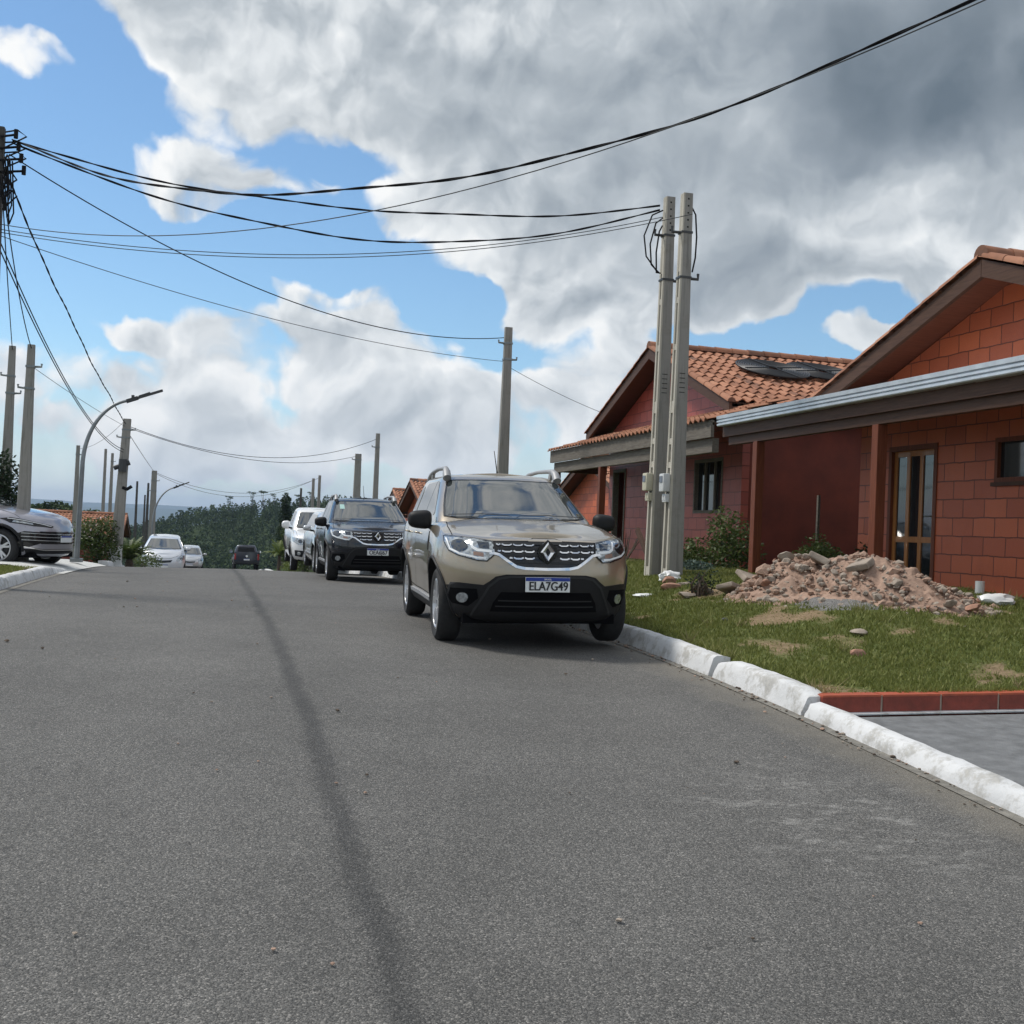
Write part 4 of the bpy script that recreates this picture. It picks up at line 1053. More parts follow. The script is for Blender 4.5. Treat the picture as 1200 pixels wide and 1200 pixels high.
    def arch_lip(s, y, z, R, w, m='plastic', t=.022, a0=-.15, a1=None):
        a1 = math.pi-a0 if a1 is None else a1
        for sd in ('right', 'left'):
            bm = bmesh.new(); pts = []
            for i in range(33):
                a = a0+(a1-a0)*i/32; py, pz = y+(R+.012)*math.cos(a), z+(R+.012)*math.sin(a); p, n = s.hit(sd, py, pz)
                pts.append(p+n*.002)
            tube_pts(bm, pts, t, 6); obj_bm('arch_trim', bm, M[m] if isinstance(m, str) else m, s.root, smooth=60)
    def door_mirror(s, x, y, z, m, size=(.115, .075, .085), armz=-.09, glass=True):
        for sd in (1, -1):
            bm = bmesh.new(); bmesh.ops.create_uvsphere(bm, u_segments=20, v_segments=14, radius=1)
            for v in bm.verts:
                v.co = Vector([math.copysign(abs(c)**.62, c) for c in v.co]); f = max(0, -v.co.y)
                v.co = Vector((v.co.x*size[0]*(1-.05*v.co.y)+0, v.co.y*size[1], v.co.z*size[2]*(1-.12*v.co.x*sd)))
                if v.co.y > 0: v.co.x *= 1-.12*v.co.y/size[1]; v.co.z *= 1-.2*v.co.y/size[1]
            o = obj_bm('door_mirror', bm, M[m] if isinstance(m, str) else m, s.root, smooth=60); o.location = (sd*x, y, z); o.rotation_euler = (0, 0, -sd*.12)
            bm = bmesh.new(); beam(bm, (-sd*(size[0]*.55), -.01, armz*.7), (-sd*(size[0]+.14), -.02, armz*1.15), .07, .045); obj_bm('mirror_arm', bm, M['plastic'], o)
            if glass:
                bm = bmesh.new(); bmesh.ops.create_circle(bm, cap_ends=True, segments=24, radius=1)
                for v in bm.verts: v.co = Vector((math.copysign(abs(v.co.x)**.6, v.co.x)*size[0]*.86, -size[1]-.002, math.copysign(abs(v.co.y)**.6, v.co.y)*size[2]*.8))
                obj_bm('mirror_glass', bm, M['mirror'], o)
    def plate(s, y, z, text, tiny='BRASIL', rear=False, w=.40, h=.13):
        p = empty('number_plate', (0, y, z), rz=0 if not rear else math.pi); p.parent = s.root
        bm = bmesh.new(); box(bm, -w/2, w/2, -.012, .0, -h/2, h/2, .003); obj_bm('plate_board', bm, M['plate_white'], p)
        bm = bmesh.new(); box(bm, -w/2+.002, w/2-.002, -.008, .003, h/2-.033, h/2-.002); obj_bm('blue_band', bm, M['plate_blue'], p)
        def txt(t, size, x, z, m, nm, sx=1, off=0, bold=0):
            c = bpy.data.curves.new('t', 'FONT'); c.body = t; c.size = size*1.0; c.align_x = 'CENTER'; c.align_y = 'CENTER'; c.extrude = .001; c.offset = off*size
            o = bpy.data.objects.new('t', c); COL.objects.link(o); dg = bpy.context.evaluated_depsgraph_get(); me = bpy.data.meshes.new_from_object(o.evaluated_get(dg)); bpy.data.objects.remove(o)
            if bold:
                b2 = bmesh.new(); n0 = me.copy(); n0.transform(Matrix.Translation((bold, 0, .0004))); me.transform(Matrix.Translation((-bold, 0, 0))); b2.from_mesh(me); b2.from_mesh(n0); b2.to_mesh(me); b2.free()
            me.transform(Matrix.Diagonal((sx, 1, 1, 1))); me.transform(Matrix.Rotation(math.pi/2, 4, 'X')); me.transform(Matrix.Rotation(math.pi, 4, 'Z'))
            me.transform(Matrix.Translation((x, .0045, z))); link_mesh(nm, me, M[m], p)
        if text: txt(text, .108, -.006, -h/2+.049, 'ink', 'plate_letters', .84, .006, .0022)
        if tiny: txt(tiny, .022, 0, h/2-.018, 'plate_white', 'country_name')
        return p
    def emblem_diamond(s, y, z, w=.135, h=.185, rz=0):
        e = empty('badge', (0, y, z)); e.parent = s.root
        bm = bmesh.new(); o = [(0, h/2), (w/2, 0), (0, -h/2), (-w/2, 0)]; i = [(0, h*.21), (w*.17, 0), (0, -h*.21), (-w*.17, 0)]
        mid = [(a[0]*.66+b[0]*.34, a[1]*.66+b[1]*.34) for a, b in zip(o, i)]
        L = [[bm.verts.new((a, yy, b)) for a, b in P] for P, yy in ((o, -.012), (o, .004), (mid, .022), (i, .004), (i, -.012))]
        for A, B in zip(L, L[1:]):
            for k in range(4): bm.faces.new([A[k], A[(k+1) % 4], B[(k+1) % 4], B[k]])
        bmesh.ops.recalc_face_normals(bm, faces=bm.faces); obj_bm('diamond_badge', bm, M['chrome'], e)
        bm = bmesh.new(); pts = [(0, h*.60), (w*.60, h*.22), (w*.66, -.0), (w*.5, -h*.3), (0, -h*.58), (-w*.5, -h*.3), (-w*.66, 0), (-w*.60, h*.22)]
        prism(bm, pts, 'y', -.035, -.006); obj_bm('badge_backing', bm, M['gloss'], e)

def suv(paintm, label, plate_text, tiny, sticker=False):
    """boxy compact SUV with roof rails, seven dark teeth of a grille and a diamond badge"""
    c = Car('parked_suv', M[paintm], label, 'car', 'cars parked along the right kerb')
    def rise(y): return .128*sstep(.72, -.62, y)+.035*sstep(-.6, -3.2, y)
    def lev(z, w, yf, yr, bf=.86, nf=2.75, br=.5, nr=3.2, k=0):
        out = []
        for x, y in c.half(w, yf, yr, bf, nf, br, nr):
            t = max(0, min(1, (z-.74)/.24)); zz = z+t*rise(y)
            fl = 0
            if .25 < z < .95:                                     # flared haunches over the wheels
                for ay in (0, -2.674): fl += .030*math.exp(-((y-ay)/.40)**2)*math.exp(-((z-.72)/.20)**2)
                fl -= .020*math.exp(-((y+1.35)/.55)**2)*math.exp(-((z-.52)/.16)**2)
            out.append((x+(fl if x > .6*w else 0), y, zz))
        return out
    lower = c.loft([lev(.235, .78, .60, -3.25), lev(.255, .82, .70, -3.34), lev(.31, .855, .765, -3.42), lev(.42, .872, .80, -3.47), lev(.52, .88, .825, -3.50), lev(.60, .884, .835, -3.51), lev(.68, .888, .84, -3.51),
                    lev(.76, .888, .828, -3.50), lev(.84, .885, .81, -3.49), lev(.905, .872, .785, -3.47), lev(.945, .850, .755, -3.45), lev(.968, .815, .72, -3.42), lev(.985, .76, .66, -3.38, .80), lev(.993, .70, .58, -3.3, .75)], crown=.045)
    def up(z, w, yf, yr, bf=.42, nf=3.6): return [(x, y, z) for x, y in c.half(w, yf, yr, bf, nf, .30, 3.6)]
    upper = c.loft([up(1.04, .80, -.36, -3.45), up(1.13, .795, -.50, -3.44), up(1.22, .765, -.685, -3.40), up(1.34, .722, -.92, -3.34), up(1.46, .678, -1.15, -3.27), up(1.54, .645, -1.31, -3.21), up(1.585, .612, -1.43, -3.16), up(1.61, .565, -1.56, -3.08), up(1.622, .50, -1.72, -2.95)], crown=.022)
    AR = .415; c.body(lower, upper, [(0, .355, AR, .88), (-2.674, .355, AR, .88)], .345)
    # glass
    ws = [(-.715, 1.165), (-.60, 1.150), (0, 1.145), (.60, 1.150), (.715, 1.165), (.690, 1.27), (.655, 1.38), (.600, 1.520), (.56, 1.545), (0, 1.555), (-.56, 1.545), (-.600, 1.520), (-.655, 1.38), (-.690, 1.27)]
    wso = c.drape('windscreen', 'front', ws, 'carglass', .004, .06)
    c.seam([('front', ws+ws[:1])], .022, 'windscreen_seal', 'gloss', .0055, parent=wso)
    c.seam([('front', [(-.66, 1.162), (-.3, 1.175), (.02, 1.163)]), ('front', [(.06, 1.163), (.36, 1.178), (.68, 1.165)])], .018, 'wiper', 'plastic', .020, parent=wso)
    if sticker:
        c.drape('sticker', 'front', [(.46, 1.39), (.55, 1.39), (.545, 1.48), (.46, 1.48)], 'brush', .007, .04, parent=wso)
    c.mirror('side_window', 'right', [(-1.06, 1.17), (-1.02, 1.20), (-1.26, 1.345), (-1.47, 1.46), (-1.60, 1.525), (-1.72, 1.535), (-1.72, 1.16)], 'sideglass', off=.004)
    c.mirror('side_window', 'right', [(-1.80, 1.16), (-1.80, 1.535), (-2.55, 1.525), (-2.62, 1.45), (-2.66, 1.18)], 'sideglass', off=.004)
    c.mirror('side_window', 'right', [(-2.76, 1.19), (-2.74, 1.44), (-2.82, 1.50), (-3.0, 1.47), (-3.12, 1.30), (-3.10, 1.24)], 'sideglass', off=.004)
    c.mirror('pillar_trim', 'right', [(-1.725, 1.155), (-1.725, 1.54), (-1.795, 1.54), (-1.795, 1.155)], 'gloss', off=.003)
    c.drape('rear_window', 'rear', [(-.58, 1.17), (.58, 1.17), (.52, 1.5), (-.52, 1.5)], 'sideglass', .004, .08)
    # panel gaps: bonnet, wings, doors
    c.seam([('top', [(-.745, .50), (-.775, .30), (-.765, -.1), (-.735, -.42)]), ('top', [(.745, .50), (.775, .30), (.765, -.1), (.735, -.42)]),
            ('right', [(-.52, .62), (-.53, .80), (-.62, 1.02), (-.80, 1.15)]), ('left', [(-.52, .62), (-.53, .80), (-.62, 1.02), (-.80, 1.15)]),
            ('right', [(-1.76, .40), (-1.76, 1.15)]), ('left', [(-1.76, .40), (-1.76, 1.15)]), ('right', [(-2.25, .80), (-2.5, .95), (-2.69, 1.17)]), ('left', [(-2.25, .80), (-2.5, .95), (-2.69, 1.17)]),
            ('right', [(-.50, .40), (-1.76, .40), (-2.22, .42)]), ('left', [(-.50, .40), (-1.76, .40), (-2.22, .42)])], .008)
    c.seam([('front', [(-.79, .990), (-.60, .962), (-.46, .955), (-.16, .962), (-.10, .985), (.10, .985), (.16, .962), (.46, .955), (.60, .962), (.79, .990)])], .011, 'bonnet_gap')
    c.seam([('top', [(-.40, .52), (-.47, .1), (-.52, -.40)]), ('top', [(.40, .52), (.47, .1), (.52, -.40)])], .012, 'bonnet_crease', c.paint.name if False else 'satin', .001) if False else None
    # front end
    gr = [(-.475, .950), (-.44, .835), (-.345, .785), (-.27, .742), (-.10, .732), (.10, .732), (.27, .742), (.345, .785), (.44, .835), (.475, .950), (.20, .957), (-.20, .957)]
    g = c.drape('grille', 'front', gr, 'gloss', .005, .05)
    bars = []
    for zz, wd in ((.915, .44), (.862, .43), (.805, .33)):
        for sd in (1, -1):
            x = .115
            while x < wd:
                x2 = min(wd, x+.085); bars.append(('front', [(sd*x, zz+.010), (sd*(x+.02), zz), (sd*(x2-.02), zz), (sd*x2, zz+.010)])); x = x2+.012
    c.seam(bars, .013, 'grille_bar', 'chrome', .016, parent=g, res=.02)
    for z, w_ in ((.935, .45), (.89, .43), (.838, .40), (.775, .30)): c.seam([('front', [(-w_, z), (w_, z)])], .020, 'grille_slat', 'plastic2', .010, parent=g)
    tr = [(-.50, .845), (-.46, .846), (-.42, .838), (-.345, .782), (-.275, .737), (-.20, .722), (0, .717), (.20, .722), (.275, .737), (.345, .782), (.42, .838), (.46, .846), (.50, .845)]
    c.seam([('front', tr)], .024, 'chrome_trim', 'chrome', .013)
    hl = [(.835, .985), (.62, .968), (.47, .948), (.455, .85), (.525, .785), (.60, .788), (.745, .825), (.815, .862), (.840, .93)]
    for sd in (1, -1):
        h = c.drape('headlight', 'front', [(sd*a, b) for a, b in hl], 'lens', .009, .035)
        c.seam([('front', [(sd*a, b) for a, b in hl+hl[:1]])], .022, 'headlight_bezel', 'gloss', .0085, parent=h)
        c.seam([('front', [(sd*.825, .965), (sd*.805, .872), (sd*.74, .838), (sd*.60, .806), (sd*.53, .803)])], .016, 'light_strip', 'lamp_white', .013, parent=h, res=.02)
        c.seam([('front', [(sd*.655, .955), (sd*.635, .895), (sd*.60, .872), (sd*.48, .862)])], .024, 'light_strip', 'lamp_white', .013, parent=h, res=.02)
        c.drape('lamp_bowl', 'front', [(sd*(.735+.062*math.cos(a)), .905+.052*math.sin(a)) for a in [k*math.pi/8 for k in range(16)]], 'lamp_dark', .012, .03, parent=h)
        c.drape('lamp_bowl', 'front', [(sd*x, z) for x, z in ((.50, .885), (.58, .89), (.60, .945), (.50, .94))], 'lamp_dark', .012, .03, parent=h)
        c.drape('indicator', 'front', [(sd*x, z) for x, z in ((.55, .815), (.63, .828), (.63, .858), (.55, .848))], 'amber', .012, .03, parent=h)
    bl = [(-.86, .575), (-.74, .582), (-.55, .570), (-.50, .605), (-.45, .648), (-.36, .668), (0, .672), (.36, .668), (.45, .648), (.50, .605), (.55, .570), (.74, .582), (.86, .575), (.85, .38), (.78, .242), (-.78, .242), (-.85, .38)]
    b = c.drape('bumper_cladding', 'front', bl, 'plastic', .010, .05)
    c.mirror('bumper_corner', 'right', [(.66, .578), (.36, .545), (.395, .42), (.40, .245), (.62, .245)], 'plastic', off=.009)
    c.drape('air_intake', 'front', [(-.40, .515), (.40, .515), (.46, .42), (.48, .34), (-.48, .34), (-.46, .42)], 'cavity', .0135, .06, parent=b)
    c.seam([('front', [(-.63, .30), (-.50, .56), (-.42, .632), (-.33, .650), (0, .654), (.33, .650), (.42, .632), (.50, .56), (.63, .30)])], .022, 'bumper_ridge', 'plastic2', .016, parent=b)
    c.seam([('front', [(-.42, .44), (.42, .44)]), ('front', [(-.44, .39), (.44, .39)])], .012, 'intake_slat', 'plastic2', .017, parent=b)
    for sd in (1, -1):
        fo = c.drape('fog_pocket', 'front', [(sd*x, z) for x, z in ((.60, .535), (.80, .530), (.815, .40), (.66, .375), (.585, .45))], 'cavity', .0125, .04, parent=b)
        c.drape('fog_lamp', 'front', [(sd*(.705+.044*math.cos(a)), .452+.044*math.sin(a)) for a in [k*math.pi/8 for k in range(16)]], 'lens', .020, .03)
    c.emblem_diamond(.845, .868)
    c.plate(.872, .585, plate_text, tiny)
    # flanks
    c.mirror('sill_trim', 'right', [(-.42, .255), (-.46, .365), (-2.22, .365), (-2.26, .255)], 'plastic', off=.012)
    c.mirror('sill_strip', 'right', [(-.50, .335), (-.50, .372), (-2.16, .372), (-2.16, .335)], 'satin', off=.018)
    for y in (0, -2.674): c.arch_lip(y, .355, AR, .88, 'plastic', .016)
    for y in (-1.62, -2.48):
        for sd in (1, -1):
            p, n = c.hit('right' if sd > 0 else 'left', y, .98); bm = bmesh.new(); q = p+n*.03
            tube_pts(bm, [p+Vector((0, -.08, 0)), q+Vector((0, -.07, 0)), q+Vector((0, .07, 0)), p+Vector((0, .08, 0))], .010, 8); obj_bm('door_handle', bm, c.paint, c.root, smooth=60)
    c.mirror('wing_vent', 'right', [(-.56, .83), (-.55, .93), (-.64, 1.01), (-.62, .90)], 'plastic', off=.006)
    c.door_mirror(.955, -.76, 1.125, 'plastic', (.120, .075, .092))
    for sd in (1, -1):
        bm = bmesh.new()
        pts = [(sd*.60, -1.42, 1.565), (sd*.598, -1.50, 1.635), (sd*.592, -1.60, 1.672), (sd*.588, -1.78, 1.682), (sd*.578, -2.3, 1.690), (sd*.572, -2.75, 1.675), (sd*.575, -2.95, 1.640), (sd*.58, -3.08, 1.575)]
        tube_pts(bm, pts, [.046, .042, .030, .023, .021, .023, .034, .04], 10)
        beam(bm, (sd*.585, -1.70, 1.585), (sd*.588, -1.66, 1.672), .03, .07); beam(bm, (sd*.575, -2.84, 1.58), (sd*.574, -2.80, 1.66), .03, .07)
        obj_bm('roof_rail', bm, M['satin'], c.root, smooth=50)
    bm = bmesh.new(); tube_pts(bm, [(0, -1.75, 1.63), (0, -1.79, 1.68), (0, -1.98, 1.90)], [.012, .006, .004], 6); obj_bm('antenna', bm, M['plastic'], c.root)
    c.seam([('top', [(-.28, -.30)if False else (-.26, -.36), (-.24, -.36)]), ('top', [(.24, -.36), (.26, -.36)])], .03, 'washer_jet', 'plastic', .006)
    for sd in (1, -1): c.drape('tail_light', 'rear', [(sd*x, z) for x, z in ((.62, .92), (.82, .92), (.80, 1.12), (.62, 1.12))], 'red_lens', .01, .05)
    bm = bmesh.new(); box(bm, -.70, .70, -3.2, .55, .215, .30); tube_pts(bm, [(-.72, 0, .33), (.72, 0, .33)], .05, 8); tube_pts(bm, [(-.72, -2.674, .33), (.72, -2.674, .33)], .06, 8)
    obj_bm('underbody', bm, M['cavity'], c.root)
    c.wheel(0, .778, .345, .215, .232, 5, steer=.0); c.wheel(-2.674, .778, .345, .215, .232, 5)
    return c
gold = suv('gold', 'champagne gold suv parked nearest the camera, dark bumper and roof rails', 'ELA7G49', 'BRASIL')
gold.place(2.966, 10.572, .462, (-.064, -.998, 0), roll=.020, pitch=-.010)
blk = suv('black', 'black suv with pale sticker on its windscreen, parked behind the gold one', 'OEA6J67', 'BRASIL', True)
blk.place(3.10, 22.3, zr(22.0)+.004, (-.02, -1, 0), roll=.015, pitch=0)

def simple_car(name, label, paintm, group, L=4.0, w=.85, zb=.20, hood=.86, cowl=1.02, belt=1.0, roof=1.45, wb=2.5, fo=.80, ws=(-.30, -1.15), rear_y=None, R=.305, nose=2.4, bf=.9, bed=False, AR=None, top_w=.58, cat='car', details=None, nf_up=3.2, lower_extra=0, rimr=.2, rear_slope=.28):
    """one car outline: lower hull with its nose, then a cabin from the belt line to the roof"""
    c = Car(name, M[paintm], label, cat, group); yf = fo; yr = fo-L; AR = AR or R+.065
    def rise(y): return (cowl-hood)*sstep(yf-.1, ws[0]-.05, y)+(belt-cowl)*sstep(ws[0], yr, y)
    hz = hood
    def lev(z, wd, dyf, dyr, b=bf, n=nose):
        out = []
        for x, y in c.half(wd, yf+dyf, yr-dyr, b, n, .4, 3.2):
            t = max(0, min(1, (z-hz*.78)/(hz*.2))); fl = 0
            for ay in (0, -wb): fl += .025*math.exp(-((y-ay)/.4)**2)*math.exp(-((z-R*2)/.2)**2)
            out.append((x+(fl if x > .6*wd else 0), y, z+t*rise(y)))
        return out
    lower = c.loft([lev(zb, w-.09, -.16, -.12), lev(zb+.03, w-.05, -.08, -.06), lev(zb+.12, w-.015, -.02, -.02), lev(hz*.5, w, 0, 0), lev(hz*.68, w, -.01, 0), lev(hz*.82, w-.01, -.035, -.01), lev(hz*.92, w-.03, -.085, -.03), lev(hz*.97, w-.07, -.15, -.06), lev(hz, w-.13, -.24, -.10)], crown=.05+lower_extra)
    ry = yr+.08 if rear_y is None else rear_y
    def up(z, wd, y0, y1): return [(x, y, z) for x, y in c.half(wd, y0, y1, .42, nf_up, .30, 3.4)]
    rings = []
    for t, k in ((-.08, 0), (0, 0), (.3, 0), (.6, 0), (.85, 0), (.94, .02), (1, .06)):
        z = cowl+(roof-cowl)*t; wd = w-.06+(top_w-(w-.06))*max(0, t)**1.15-k
        rings.append(up(z if k == 0 else cowl+(roof-cowl)*t, wd, ws[0]+(ws[1]-ws[0])*t-k*2, ry+rear_slope*max(0, t)+k))
    upper = c.loft(rings, crown=.02)
    c.body(lower, upper, [(0, R+.01, AR, w), (-wb, R+.01, AR, w)], R)
    c.dim = dict(w=w, yf=yf, yr=yr, ws=ws, cowl=cowl, roof=roof, belt=belt, hood=hood, R=R, wb=wb, tw=top_w, ry=ry, zb=zb)
    # windscreen and side windows from the same numbers
    def xw(t): return (w-.06+(top_w-(w-.06))*t**1.15)-.095
    p = [(-xw(.10), cowl+(roof-cowl)*.10), (0, cowl+(roof-cowl)*.07), (xw(.10), cowl+(roof-cowl)*.10), (xw(.5), cowl+(roof-cowl)*.5), (xw(.83), cowl+(roof-cowl)*.83), (0, cowl+(roof-cowl)*.86), (-xw(.83), cowl+(roof-cowl)*.83), (-xw(.5), cowl+(roof-cowl)*.5)]
    wo = c.drape('windscreen', 'front', p, 'carglass', .006, .05)
    c.seam([('front', p+p[:1])], .022, 'windscreen_seal', 'gloss', .0055, parent=wo); c.seam([('front', [(-xw(.1), p[0][1]+.012), (0, p[1][1]+.02)]), ('front', [(.03, p[1][1]+.02), (xw(.1), p[2][1]+.012)])], .016, 'wiper', 'plastic', .018, parent=wo)
    z0, z1 = cowl+(roof-cowl)*.12+.0, cowl+(roof-cowl)*.84
    def yfz(z): t = (z-cowl)/(roof-cowl); return ws[0]+(ws[1]-ws[0])*t-.30
    def yrz(z): t = (z-cowl)/(roof-cowl); return ry+rear_slope*t+.22
    ym = -1.05-(.25 if ws[1] < -1 else 0)-(wb-2.5)*.5
    if ym < yfz(z1)-.15 and ym > yrz(z1)+.2:
        c.mirror('side_window', 'right', [(yfz(z0)-.1, z0), (yfz(z1), z1), (ym+.03, z1+.01), (ym+.03, z0)], 'sideglass', off=.004)
        c.mirror('side_window', 'right', [(ym-.03, z0), (ym-.03, z1+.01), (yrz(z1), z1), (yrz(z0), z0+.02)], 'sideglass', off=.004)
    else: c.mirror('side_window', 'right', [(yfz(z0)-.1, z0), (yfz(z1), z1), (yrz(z1), z1), (yrz(z0), z0+.02)], 'sideglass', off=.004)
    for sd in ('right', 'left'):
        c.seam([(sd, [(yfz(z0)+.02, z0-.02), (yfz(z0)+.05, hood*.75), (-.42, zb+.2), (-wb+.5, zb+.2)]), (sd, [(ym, z0), (ym, zb+.2)])], .008)
    c.seam([('top', [(sd*(w-.15), yf-.35), (sd*(w-.14), -.0), (sd*(w-.12), ws[0]+.08)]) for sd in (1, -1)], .008)
    c.wheel(0, w-.115, R, .2, rimr, 5); c.wheel(-wb, w-.115, R, .2, rimr, 5)
    bm = bmesh.new(); box(bm, -w+.2, w-.2, yr+.15, yf-.25, zb-.02, zb+.08); obj_bm('underbody', bm, M['cavity'], c.root)
    if details: details(c)
    return c
def pickup_bed(c, y0, y1, z0, z1, w):
    pass
def det_hatch(c):
    d = c.dim; w, H = d['w'], d['hood']
    g = c.drape('grille', 'front', [(-.36, H*.80), (0, H*.775), (.36, H*.80), (.30, H*.70), (0, H*.665), (-.30, H*.70)], 'gloss', .006, .05)
    for sd in (1, -1):
        h = c.drape('headlight', 'front', [(sd*x, z) for x, z in ((w*.96, H*.97), (w*.80, H*1.0), (w*.62, H*.86), (w*.60, H*.76), (w*.78, H*.74), (w*.95, H*.82))], 'lens', .008, .04)
        c.drape('lamp_bowl', 'front', [(sd*(w*.80+.055*math.cos(a)), H*.86+.045*math.sin(a)) for a in [k*math.pi/6 for k in range(12)]], 'lamp_dark', .011, .04, parent=h)
        c.drape('fog_lamp', 'front', [(sd*(w*.78+.045*math.cos(a)), H*.42+.04*math.sin(a)) for a in [k*math.pi/6 for k in range(12)]], 'lens', .010, .04)
    c.drape('air_intake', 'front', [(-.52, H*.43), (.52, H*.43), (.56, H*.36), (.42, H*.31), (-.42, H*.31), (-.56, H*.36)], 'cavity', .006, .06)
    c.plate(d['yf']+.008, H*.535, '', None); c.door_mirror(w+.10, d['ws'][0]-.45, d['cowl']+.04, c.paint, (.10, .06, .07), -.07)
    c.seam([('front', [(-w*.7, H*.985), (-.3, H*.87), (0, H*.85), (.3, H*.87), (w*.7, H*.985)])], .010, 'bonnet_gap')
fit = simple_car('parked_hatchback', 'white hatchback facing the camera on the left beyond the crest', 'palesilver', 'cars facing up the far street', L=3.85, w=.84, hood=.90, cowl=1.06, belt=1.05, roof=1.525, wb=2.45, fo=.75, ws=(.12, -.95), R=.30, nose=2.6, bf=.85, details=det_hatch, top_w=.56)
fit.place(-1.68, 47.6, zr(48.6)+.01, (.02, -1, 0), pitch=-.04)
far = simple_car('parked_hatchback', 'small silver car half hidden behind the white hatchback', 'silver', 'cars facing up the far street', L=3.9, w=.83, hood=.84, cowl=1.0, belt=1.0, roof=1.46, wb=2.45, fo=.75, ws=(-.1, -.9), R=.29, nose=2.4, details=det_hatch, top_w=.57)
far.place(-1.05, 74.0, zr(74.5)+.01, (.02, -1, 0), pitch=-.03)
def det_sedan(c):
    det_hatch(c)
silv = simple_car('parked_sedan', 'silver car squeezed between the black suv and the white pickup', 'silver', 'cars parked along the right kerb', L=4.2, w=.82, hood=.86, cowl=1.0, belt=1.0, roof=1.43, wb=2.55, fo=.80, ws=(-.25, -1.1), R=.31, nose=2.5, details=det_sedan)
silv.place(3.27, 28.1, zr(27.6)+.008, (.0, -1, 0), pitch=-.02)

def det_pickup_front(c):
    d = c.dim; w, H = d['w'], d['hood']
    c.drape('grille', 'front', [(-.50, H*.90), (.50, H*.90), (.46, H*.70), (-.46, H*.70)], 'gloss', .008, .06)
    for z in (.74, .80, .86): c.seam([('front', [(-.49, H*z), (.49, H*z)])], .022, 'grille_bar', 'chrome', .014)
    for sd in (1, -1):
        h = c.drape('headlight', 'front', [(sd*x, z) for x, z in ((w*.97, H*.93), (w*.56, H*.90), (w*.56, H*.76), (w*.80, H*.75), (w*.97, H*.83))], 'lens', .010, .04)
        c.drape('lamp_bowl', 'front', [(sd*(w*.74+.06*math.cos(a)), H*.84+.055*math.sin(a)) for a in [k*math.pi/6 for k in range(12)]], 'lamp_dark', .013, .04, parent=h)
        f = c.drape('fog_pocket', 'front', [(sd*x, z) for x, z in ((w*.62, H*.60), (w*.90, H*.60), (w*.88, H*.45), (w*.66, H*.43))], 'plastic', .010, .05)
        c.drape('fog_lamp', 'front', [(sd*(w*.77+.05*math.cos(a)), H*.52+.05*math.sin(a)) for a in [k*math.pi/6 for k in range(12)]], 'lens', .014, .04, parent=f)
    c.drape('air_intake', 'front', [(-.5, H*.60), (.5, H*.60), (.46, H*.42), (-.46, H*.42)], 'cavity', .008, .06)
    c.plate(d['yf']+.012, H*.56, '', None)
    for y in (0, -d['wb']): c.arch_lip(y, d['R']+.01, d['R']+.075, w, 'plastic2', .03)
    c.mirror('side_step', 'right', [(-.45, d['zb']+.0), (-.45, d['zb']+.07), (-d['wb']+.5, d['zb']+.07), (-d['wb']+.5, d['zb'])], 'satin', off=.05)
def det_pickup(c):
    d = c.dim; det_pickup_front(c); c.door_mirror(d['w']+.13, d['ws'][0]-.40, d['cowl']+.12, c.paint, (.12, .075, .12), -.10)
    bm = bmesh.new(); w = d['w']-.05; y0, y1, z0, z1 = d['yr']+.05, d['ry']-.03, d['belt']-.15, d['belt']+.13
    for sd in (1, -1): box(bm, sd*w-sd*.07, sd*w, y0+.06, y1, z0, z1)
    box(bm, -w, w, y0, y0+.06, z0, z1); bmesh.ops.recalc_face_normals(bm, faces=bm.faces); obj_bm('cargo_bed', bm, c.paint, c.root)
wp = simple_car('parked_pickup', 'white double cab pickup parked farthest along the right kerb row', 'white', 'cars parked along the right kerb', L=5.3, w=.91, zb=.36, hood=1.10, cowl=1.20, belt=1.12, roof=1.80, wb=3.1, fo=.92, ws=(-.42, -1.12), rear_y=-2.55, R=.375, nose=3.0, bf=.75, details=det_pickup, top_w=.66, cat='pickup truck', rimr=.24, rear_slope=.12)
wp.place(3.30, 35.0, zr(34.2)+.005, (-.01, -1, 0), pitch=-.05)
def det_pickup_rear(c):
    d = c.dim; w = d['w']-.04; det_pickup_front(c)
    bm = bmesh.new(); y0, y1, z0, z1 = d['yr']-.01, d['ry']-.03, d['belt']-.15, d['belt']+.16
    for sd in (1, -1): box(bm, sd*w-sd*.07, sd*w, y0+.06, y1, z0, z1)
    box(bm, -w, w, y0, y0+.06, .62, z1); bmesh.ops.recalc_face_normals(bm, faces=bm.faces); obj_bm('cargo_bed', bm, c.paint, c.root)
    bm = bmesh.new(); box(bm, -w+.16, w-.16, y0-.02, y0+.01, .66, z1-.02, .008); t = obj_bm('tailgate', bm, c.paint, c.root)
    bm = bmesh.new(); lathe(bm, [(0, -.02), (.08, -.02), (.08, .02), (0, .02)], 'y', 20, closed=False); o = obj_bm('badge', bm, M['chrome'], t); o.rotation_euler = (math.pi/2, 0, 0); o.location = (0, y0-.025, .98)
    for sd in (1, -1):
        bm = bmesh.new(); box(bm, sd*w-sd*.13, sd*w-sd*.005, y0-.025, y0+.03, .72, 1.15, .01); obj_bm('tail_light', bm, M['red_lens'], c.root)
    bm = bmesh.new(); box(bm, -w, w, y0-.12, y0+.02, .44, .60, .02); obj_bm('rear_bumper', bm, M['plastic2'], c.root)
    c.plate(y0-.03, .74, '', None, rear=True)
    c.drape('rear_window', 'rear', [(-.62, 1.28), (.62, 1.28), (.56, 1.64), (-.56, 1.64)], 'plastic', .006, .08)
    c.door_mirror(d['w']+.13, d['ws'][0]-.40, d['cowl']+.12, c.paint, (.12, .075, .12), -.10)
